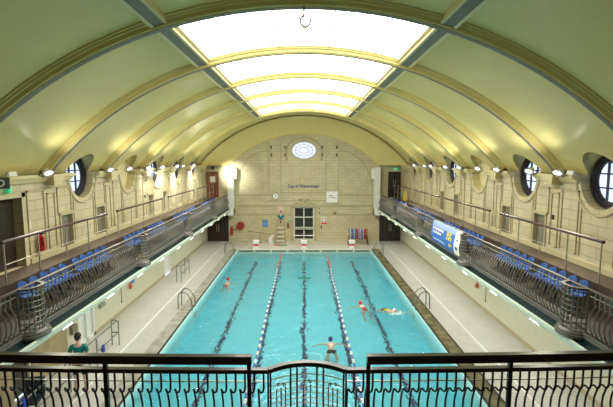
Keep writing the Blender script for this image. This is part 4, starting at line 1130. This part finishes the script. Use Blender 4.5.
def figure(label, loc, rz, J, face, cloth, hairm, cap=False, group=None, hair_back=True):
    """J: joints in local metres; face: unit vector the face looks along; cloth: list of (name, material, kind)"""
    t = thing('person', label, 'person', loc, rz, group)
    nodes = [(J['pelvis'], (.135,.10))]; edges = []
    sp = chain(nodes, edges, 0, [(J['pelvis'].lerp(J['chest'], .45), (.12,.09)), (J['chest'], (.15,.10))])
    nk = chain(nodes, edges, sp, [(J['neck'], (.055,.055)), (J['neck'].lerp(J['head'], .6), (.055,.055))])
    ends = []
    for q in ('l', 'r'):
        a = chain(nodes, edges, sp, [(J[q+'sh'], .055), (J[q+'sh'].lerp(J[q+'el'], .4), .047), (J[q+'el'], .037), (J[q+'el'].lerp(J[q+'wr'], .3), .037), (J[q+'wr'], .025)])
        d = (J[q+'wr']-J[q+'el']).normalized(); ends.append((q, d))
        chain(nodes, edges, a, [(J[q+'wr']+d*.05, (.034,.018)), (J[q+'wr']+d*.085, (.036,.015))])
        chain(nodes, edges, 0, [(J[q+'hip'], .085), (J[q+'hip'].lerp(J[q+'kn'], .45), .074), (J[q+'kn'], .052), (J[q+'kn'].lerp(J[q+'an'], .3), .052), (J[q+'an'], .034), (J[q+'an']+J[q+'ft']*.5, (.036,.03)), (J[q+'an']+J[q+'ft'], (.032,.016))])
    me = skin_mesh(nodes, edges)
    bm = bmesh.new(); bm.from_mesh(me)
    b = MB()
    # fingers
    for (q, d) in ends:
        side = d.cross(V(0,0,1)); side = side.normalized() if side.length > .1 else V(1,0,0)
        up_ = side.cross(d).normalized()
        base = J[q+'wr']+d*.085
        for k, L in enumerate((.062,.074,.080,.070)):
            p = base+side*(.030-.020*k)*(-1 if q == 'l' else 1); b.tube([p-d*.02, p+d*L*.5-up_*.004, p+d*L-up_*.016], [.009,.008,.006], 6)
        p = J[q+'wr']+d*.035+side*.03*(-1 if q == 'r' else 1)*-1; b.tube([p, p+d*.03+side*.022*(1 if q == 'r' else -1), p+d*.062+side*.026*(1 if q == 'r' else -1)], [.012,.010,.008], 6)
    # head
    f = face.normalized(); up = (J['head']-J['neck']); up = (up-f*up.dot(f)).normalized(); rt = f.cross(up)
    Rm = Matrix((rt, f, up)).transposed(); h = J['head']+up*.03
    b.ball(h, .078, .098, .118, 16, Rm); b.ball(h+f*.025-up*.055, .055, .065, .065, 12, Rm)
    b.tube([h+f*.092+up*.02, h+f*.112-up*.022, h+f*.094-up*.03], [.008,.014,.010], 6)
    for q in (-1, 1): b.ball(h+rt*q*.080-up*.005, .012, .022, .034, 8, Rm)
    b.cur = 1
    for q in (-1, 1): b.ball(h+rt*q*.032+f*.086+up*.008, .012, .010, .008, 6, Rm)
    b.cur = 2; b.ball(h+f*.088-up*.055, .024, .010, .008, 8, Rm); b.cur = 0
    for p in ends: pass
    hm = b.mesh('hd', [M['skin']], smooth=True); 
    n0 = len(bm.faces); bm.from_mesh(hm)
    me2 = bpy.data.meshes.new('body'); bm.to_mesh(me2); bm.free()
    for mm in (M['skin'], M['black'], M['redsuit']): me2.materials.append(mm)
    me2.polygons.foreach_set('use_smooth', [True]*len(me2.polygons))
    o = bpy.data.objects.new('body', me2); COL.objects.link(o); o.parent = t
    b = MB()
    if cap: b.ball(h+up*.022-f*.008, .088, .108, .112, 16, Rm)
    else:
        b.ball(h+up*.028-f*.022, .090, .100, .108, 16, Rm); b.ball(h-f*.045-up*.03, .072, .065, .075, 12, Rm)
    # trim the part that would cover the face
    me3 = b.mesh('cap' if cap else 'hair', hairm, smooth=True)
    bm = bmesh.new(); bm.from_mesh(me3)
    cut_n = (f*.75-up*.66).normalized(); cp = h+up*.055+f*.060
    bmesh.ops.bisect_plane(bm, geom=bm.verts[:]+bm.edges[:]+bm.faces[:], plane_co=cp, plane_no=cut_n, clear_outer=True)
    bm.to_mesh(me3); bm.free()
    o = bpy.data.objects.new('cap' if cap else 'hair', me3); COL.objects.link(o); o.parent = t
    for (nm, m_, kind) in cloth:
        n2 = []; e2 = []
        if kind in ('shirt',):
            n2 = [(J['pelvis'].lerp(J['chest'], -.02), (.158,.122))]
            c_ = chain(n2, e2, 0, [(J['pelvis'].lerp(J['chest'], .5), (.145,.11)), (J['chest'], (.168,.118))])
            chain(n2, e2, c_, [(J['neck'].lerp(J['chest'], .25), (.075,.07))])
            for q in ('l', 'r'): chain(n2, e2, c_, [(J[q+'sh'], .072), (J[q+'sh'].lerp(J[q+'el'], .45), .066), (J[q+'sh'].lerp(J[q+'el'], .70), .062)])
        elif kind == 'shorts':
            n2 = [(J['pelvis'].lerp(J['chest'], .15), (.150,.112)), (J['pelvis'], (.152,.115))]; e2 = [(0, 1)]
            for q in ('l', 'r'): chain(n2, e2, 1, [(J[q+'hip'], .100), (J[q+'hip'].lerp(J[q+'kn'], .4), .092), (J[q+'hip'].lerp(J[q+'kn'], .75), .084)])
        elif kind == 'trunks':
            n2 = [(J['pelvis'].lerp(J['chest'], .12), (.145,.108)), (J['pelvis'], (.150,.112))]; e2 = [(0, 1)]
            for q in ('l', 'r'): chain(n2, e2, 1, [(J[q+'hip'], .095), (J[q+'hip'].lerp(J[q+'kn'], .3), .085)])
        elif kind == 'suit':
            n2 = [(J['pelvis'], (.150,.112))]; chain(n2, e2, 0, [(J['pelvis'].lerp(J['chest'], .5), (.135,.102)), (J['pelvis'].lerp(J['chest'], .85), (.150,.105))])
            for q in ('l', 'r'): chain(n2, e2, 0, [(J[q+'hip'], .092)])
        elif kind == 'shoes':
            for q in ('l', 'r'):
                k0 = len(n2); n2.append((J[q+'an']+V(0,0,-.02), (.044,.05))); chain(n2, e2, k0, [(J[q+'an']+J[q+'ft']*.5, (.046,.036)), (J[q+'an']+J[q+'ft']*1.1, (.042,.024))])
        me4 = skin_mesh(n2, e2); me4.materials.append(m_); me4.name = nm
        o = bpy.data.objects.new(nm, me4); COL.objects.link(o); o.parent = t
    return t
def standing(k=1.0):
    J = dict(pelvis=V(0,0,.96), chest=V(0,.01,1.36), neck=V(0,0,1.53), head=V(0,.03,1.66),
        lsh=V(-.19,0,1.46), rsh=V(.19,0,1.46), lel=V(-.23,-.02,1.18), rel=V(.23,-.03,1.18), lwr=V(-.22,.10,.94), rwr=V(.22,.08,.94),
        lhip=V(-.10,0,.90), rhip=V(.10,0,.90), lkn=V(-.12,.04,.50), rkn=V(.12,.02,.50), lan=V(-.13,-.02,.09), ran=V(.13,.03,.09), lft=V(-.02,.16,-.06), rft=V(.02,.16,-.06))
    return {a: v*k for a, v in J.items()}
J = standing(1.05)
figure('standing person seen from behind in teal polo shirt and dark shorts by the handrail', (-6.44, 11.2, 0), R(8), J, V(.35,1,-.15),
       [('shirt', M['tealcloth'], 'shirt'), ('shorts', M['darkcloth'], 'shorts'), ('shoes', M['black'], 'shoes')], M['hair'])
J = dict(pelvis=V(0,0,.12), chest=V(0,.02,.50), neck=V(0,.02,.66), head=V(0,.05,.78),
    lsh=V(-.19,.02,.59), rsh=V(.19,.02,.59), lel=V(-.25,.08,.33), rel=V(.25,.08,.33), lwr=V(-.10,.26,.24), rwr=V(.10,.26,.24),
    lhip=V(-.10,.02,.10), rhip=V(.10,.02,.10), lkn=V(-.13,.44,.10), rkn=V(.13,.44,.10), lan=V(-.12,.46,-.30), ran=V(.12,.46,-.30), lft=V(0,.14,-.04), rft=V(0,.14,-.04))
figure('lifeguard in teal shirt sitting on the tall chair at the far wall', (LC[0], LC[1]+.02, 1.75), PI, J, V(0,1,-.2),
       [('shirt', M['tealcloth'], 'shirt'), ('shorts', M['khaki'], 'shorts')], M['hair'])
def prone(arms='wide'):
    J = dict(pelvis=V(0,-.45,-.05), chest=V(0,-.03,.0), neck=V(0,.13,.03), head=V(0,.24,.10),
        lsh=V(-.18,.05,.0), rsh=V(.18,.05,.0), lel=V(-.40,.12,-.10), rel=V(.40,.12,-.10), lwr=V(-.58,.10,-.22), rwr=V(.58,.10,-.22),
        lhip=V(-.10,-.48,-.12), rhip=V(.10,-.48,-.12), lkn=V(-.20,-.66,-.50), rkn=V(.20,-.66,-.50), lan=V(-.16,-.82,-.88), ran=V(.16,-.82,-.88), lft=V(-.05,-.14,0), rft=V(.05,-.14,0))
    return J
def swimmer(label, x, y, rz, cloth, capm, J=None, dz=0, tilt=1, cap=True, face=None):
    return figure(label, (x, y, WZ+dz-.07), rz, J or prone(), face or V(0,1,.25), cloth, capm, cap)
swimmer('swimmer in navy cap and dark trunks, nearest of the swimmers', 1.02, 14.95, R(0), [('trunks', M['darkcloth'], 'trunks')], M['navycap'], dz=.01)
J = prone(); 
J.update(pelvis=V(0,-.30,-.24), lhip=V(-.10,-.34,-.30), rhip=V(.10,-.34,-.30), lkn=V(-.18,-.60,-.55), rkn=V(.18,-.60,-.55), lan=V(-.14,-.95,-.60), ran=V(.14,-.95,-.60), head=V(0,.16,.22), neck=V(0,.08,.12), chest=V(0,-.02,.0))
swimmer('swimmer in red cap and red swimsuit in the left lane', -4.35, 22.6, R(-5), [('swimsuit', M['redsuit'], 'suit')], M['redcap'], J=J, dz=.04)
swimmer('swimmer in red swimsuit with arms spread, right of the right lane rope', 2.78, 19.0, R(14), [('swimsuit', M['redsuit'], 'suit')], M['redcap'], dz=.01)
J = prone(); J.update(lel=V(-.38,.25,.02), lwr=V(-.45,.5,-.02), rel=V(.30,-.22,-.05), rwr=V(.30,-.48,-.1), lkn=V(-.16,-.72,-.42), rkn=V(.16,-.72,-.42), lan=V(-.12,-.85,-.75), ran=V(.12,-.85,-.75))
swimmer('swimmer with yellow top and black waistband splashing near the right edge', 4.05, 18.3, R(-150), [('top', M['yellow'], 'suit'), ('trunks', M['black'], 'trunks')], M['float_w'], J=J, dz=.03)
b = MB(); rr = random.Random(9)
for k in range(26):
    a = rr.uniform(0, 2*PI); d = rr.uniform(.05, .38); b.ball((d*math.cos(a), d*math.sin(a)*.7, rr.uniform(-.02,.05)), rr.uniform(.02,.06), None, rr.uniform(.01,.03), 6)
o = b.build('splash', M['foam'], smooth=True); o.location = (4.25, 17.95, WZ+.02); o['kind'] = 'stuff'; o['label'] = 'white splash of water around the swimmer near the right edge'; o['category'] = 'splash'

# ------------------------------------------------------------------ lights, world, camera
w = bpy.data.worlds.new('world'); SC.world = w; w.use_nodes = True
bg = w.node_tree.nodes['Background']; bg.inputs[0].default_value = (.62,.74,1,1); bg.inputs[1].default_value = 1.3
def spot(name, loc, target, power, size=R(70), blend=.8, col=(1,.96,.82), rad=.08):
    l = bpy.data.lights.new(name, 'SPOT'); l.energy = power; l.spot_size = size; l.spot_blend = blend; l.color = col; l.shadow_soft_size = rad
    o = bpy.data.objects.new(name, l); COL.objects.link(o); o.location = loc
    d = Vector(target)-Vector(loc); o.rotation_euler = d.to_track_quat('-Z', 'Y').to_euler(); return o
for s in (-1, 1):
    for k, y in enumerate(FY):
        if s < 0 and k == 1: continue
        if k in (0, 2, 4, 6, 8): spot('floodlight_lamp', (s*7.62, y-.02, 6.30), (s*2.0, y-2.5, 0), 380, R(120))
        spot('floodlight_spill', (s*7.3, y-.25, 6.55), (s*4.5, y+.6, 9.6), 42, R(160), 1)
for (y, p) in ((20.5, 300), (22.5, 420), (25.1, 600), (28.9, 800)): spot('wall_wash_lamp', (-7.45, y, 6.55), (-8.3, y+1.2, 4.6), p*.55, R(95), 1, (1,.97,.88))
spot('riser_glare_fill', (-7.0, 31.5, 6.3), (-5.9, 33.6, 5.6), 600, R(60), 1, (1,.98,.9))  # added spot with no fixture, stands in for sun glare on the left duct
for s in (-1, 1):
    for k, y in enumerate(LY):
        l = bpy.data.lights.new('batten_lamp', 'AREA'); l.shape = 'RECTANGLE'; l.size = .08; l.size_y = .4; l.energy = 7; l.color = (.96,1,.88); l.spread = R(170)
        o = bpy.data.objects.new('batten_lamp', l); COL.objects.link(o); o.location = (s*6.12, y, 2.42)
        d = Vector((s*.9, 0, -.6)); o.rotation_euler = d.to_track_quat('-Z', 'Y').to_euler()

cam = bpy.data.cameras.new('camera'); co = bpy.data.objects.new('camera', cam); COL.objects.link(co)
cam.sensor_width = 36; cam.lens = 36*409/613; cam.clip_end = 200; cam.clip_start = .05
co.location = (0, 0, 6.8); co.rotation_euler = (R(90-6.14), 0, R(-.35)); SC.camera = co
SC.view_settings.view_transform = 'Standard'; SC.view_settings.look = 'None'; SC.view_settings.gamma = 1; SC.view_settings.exposure = .5
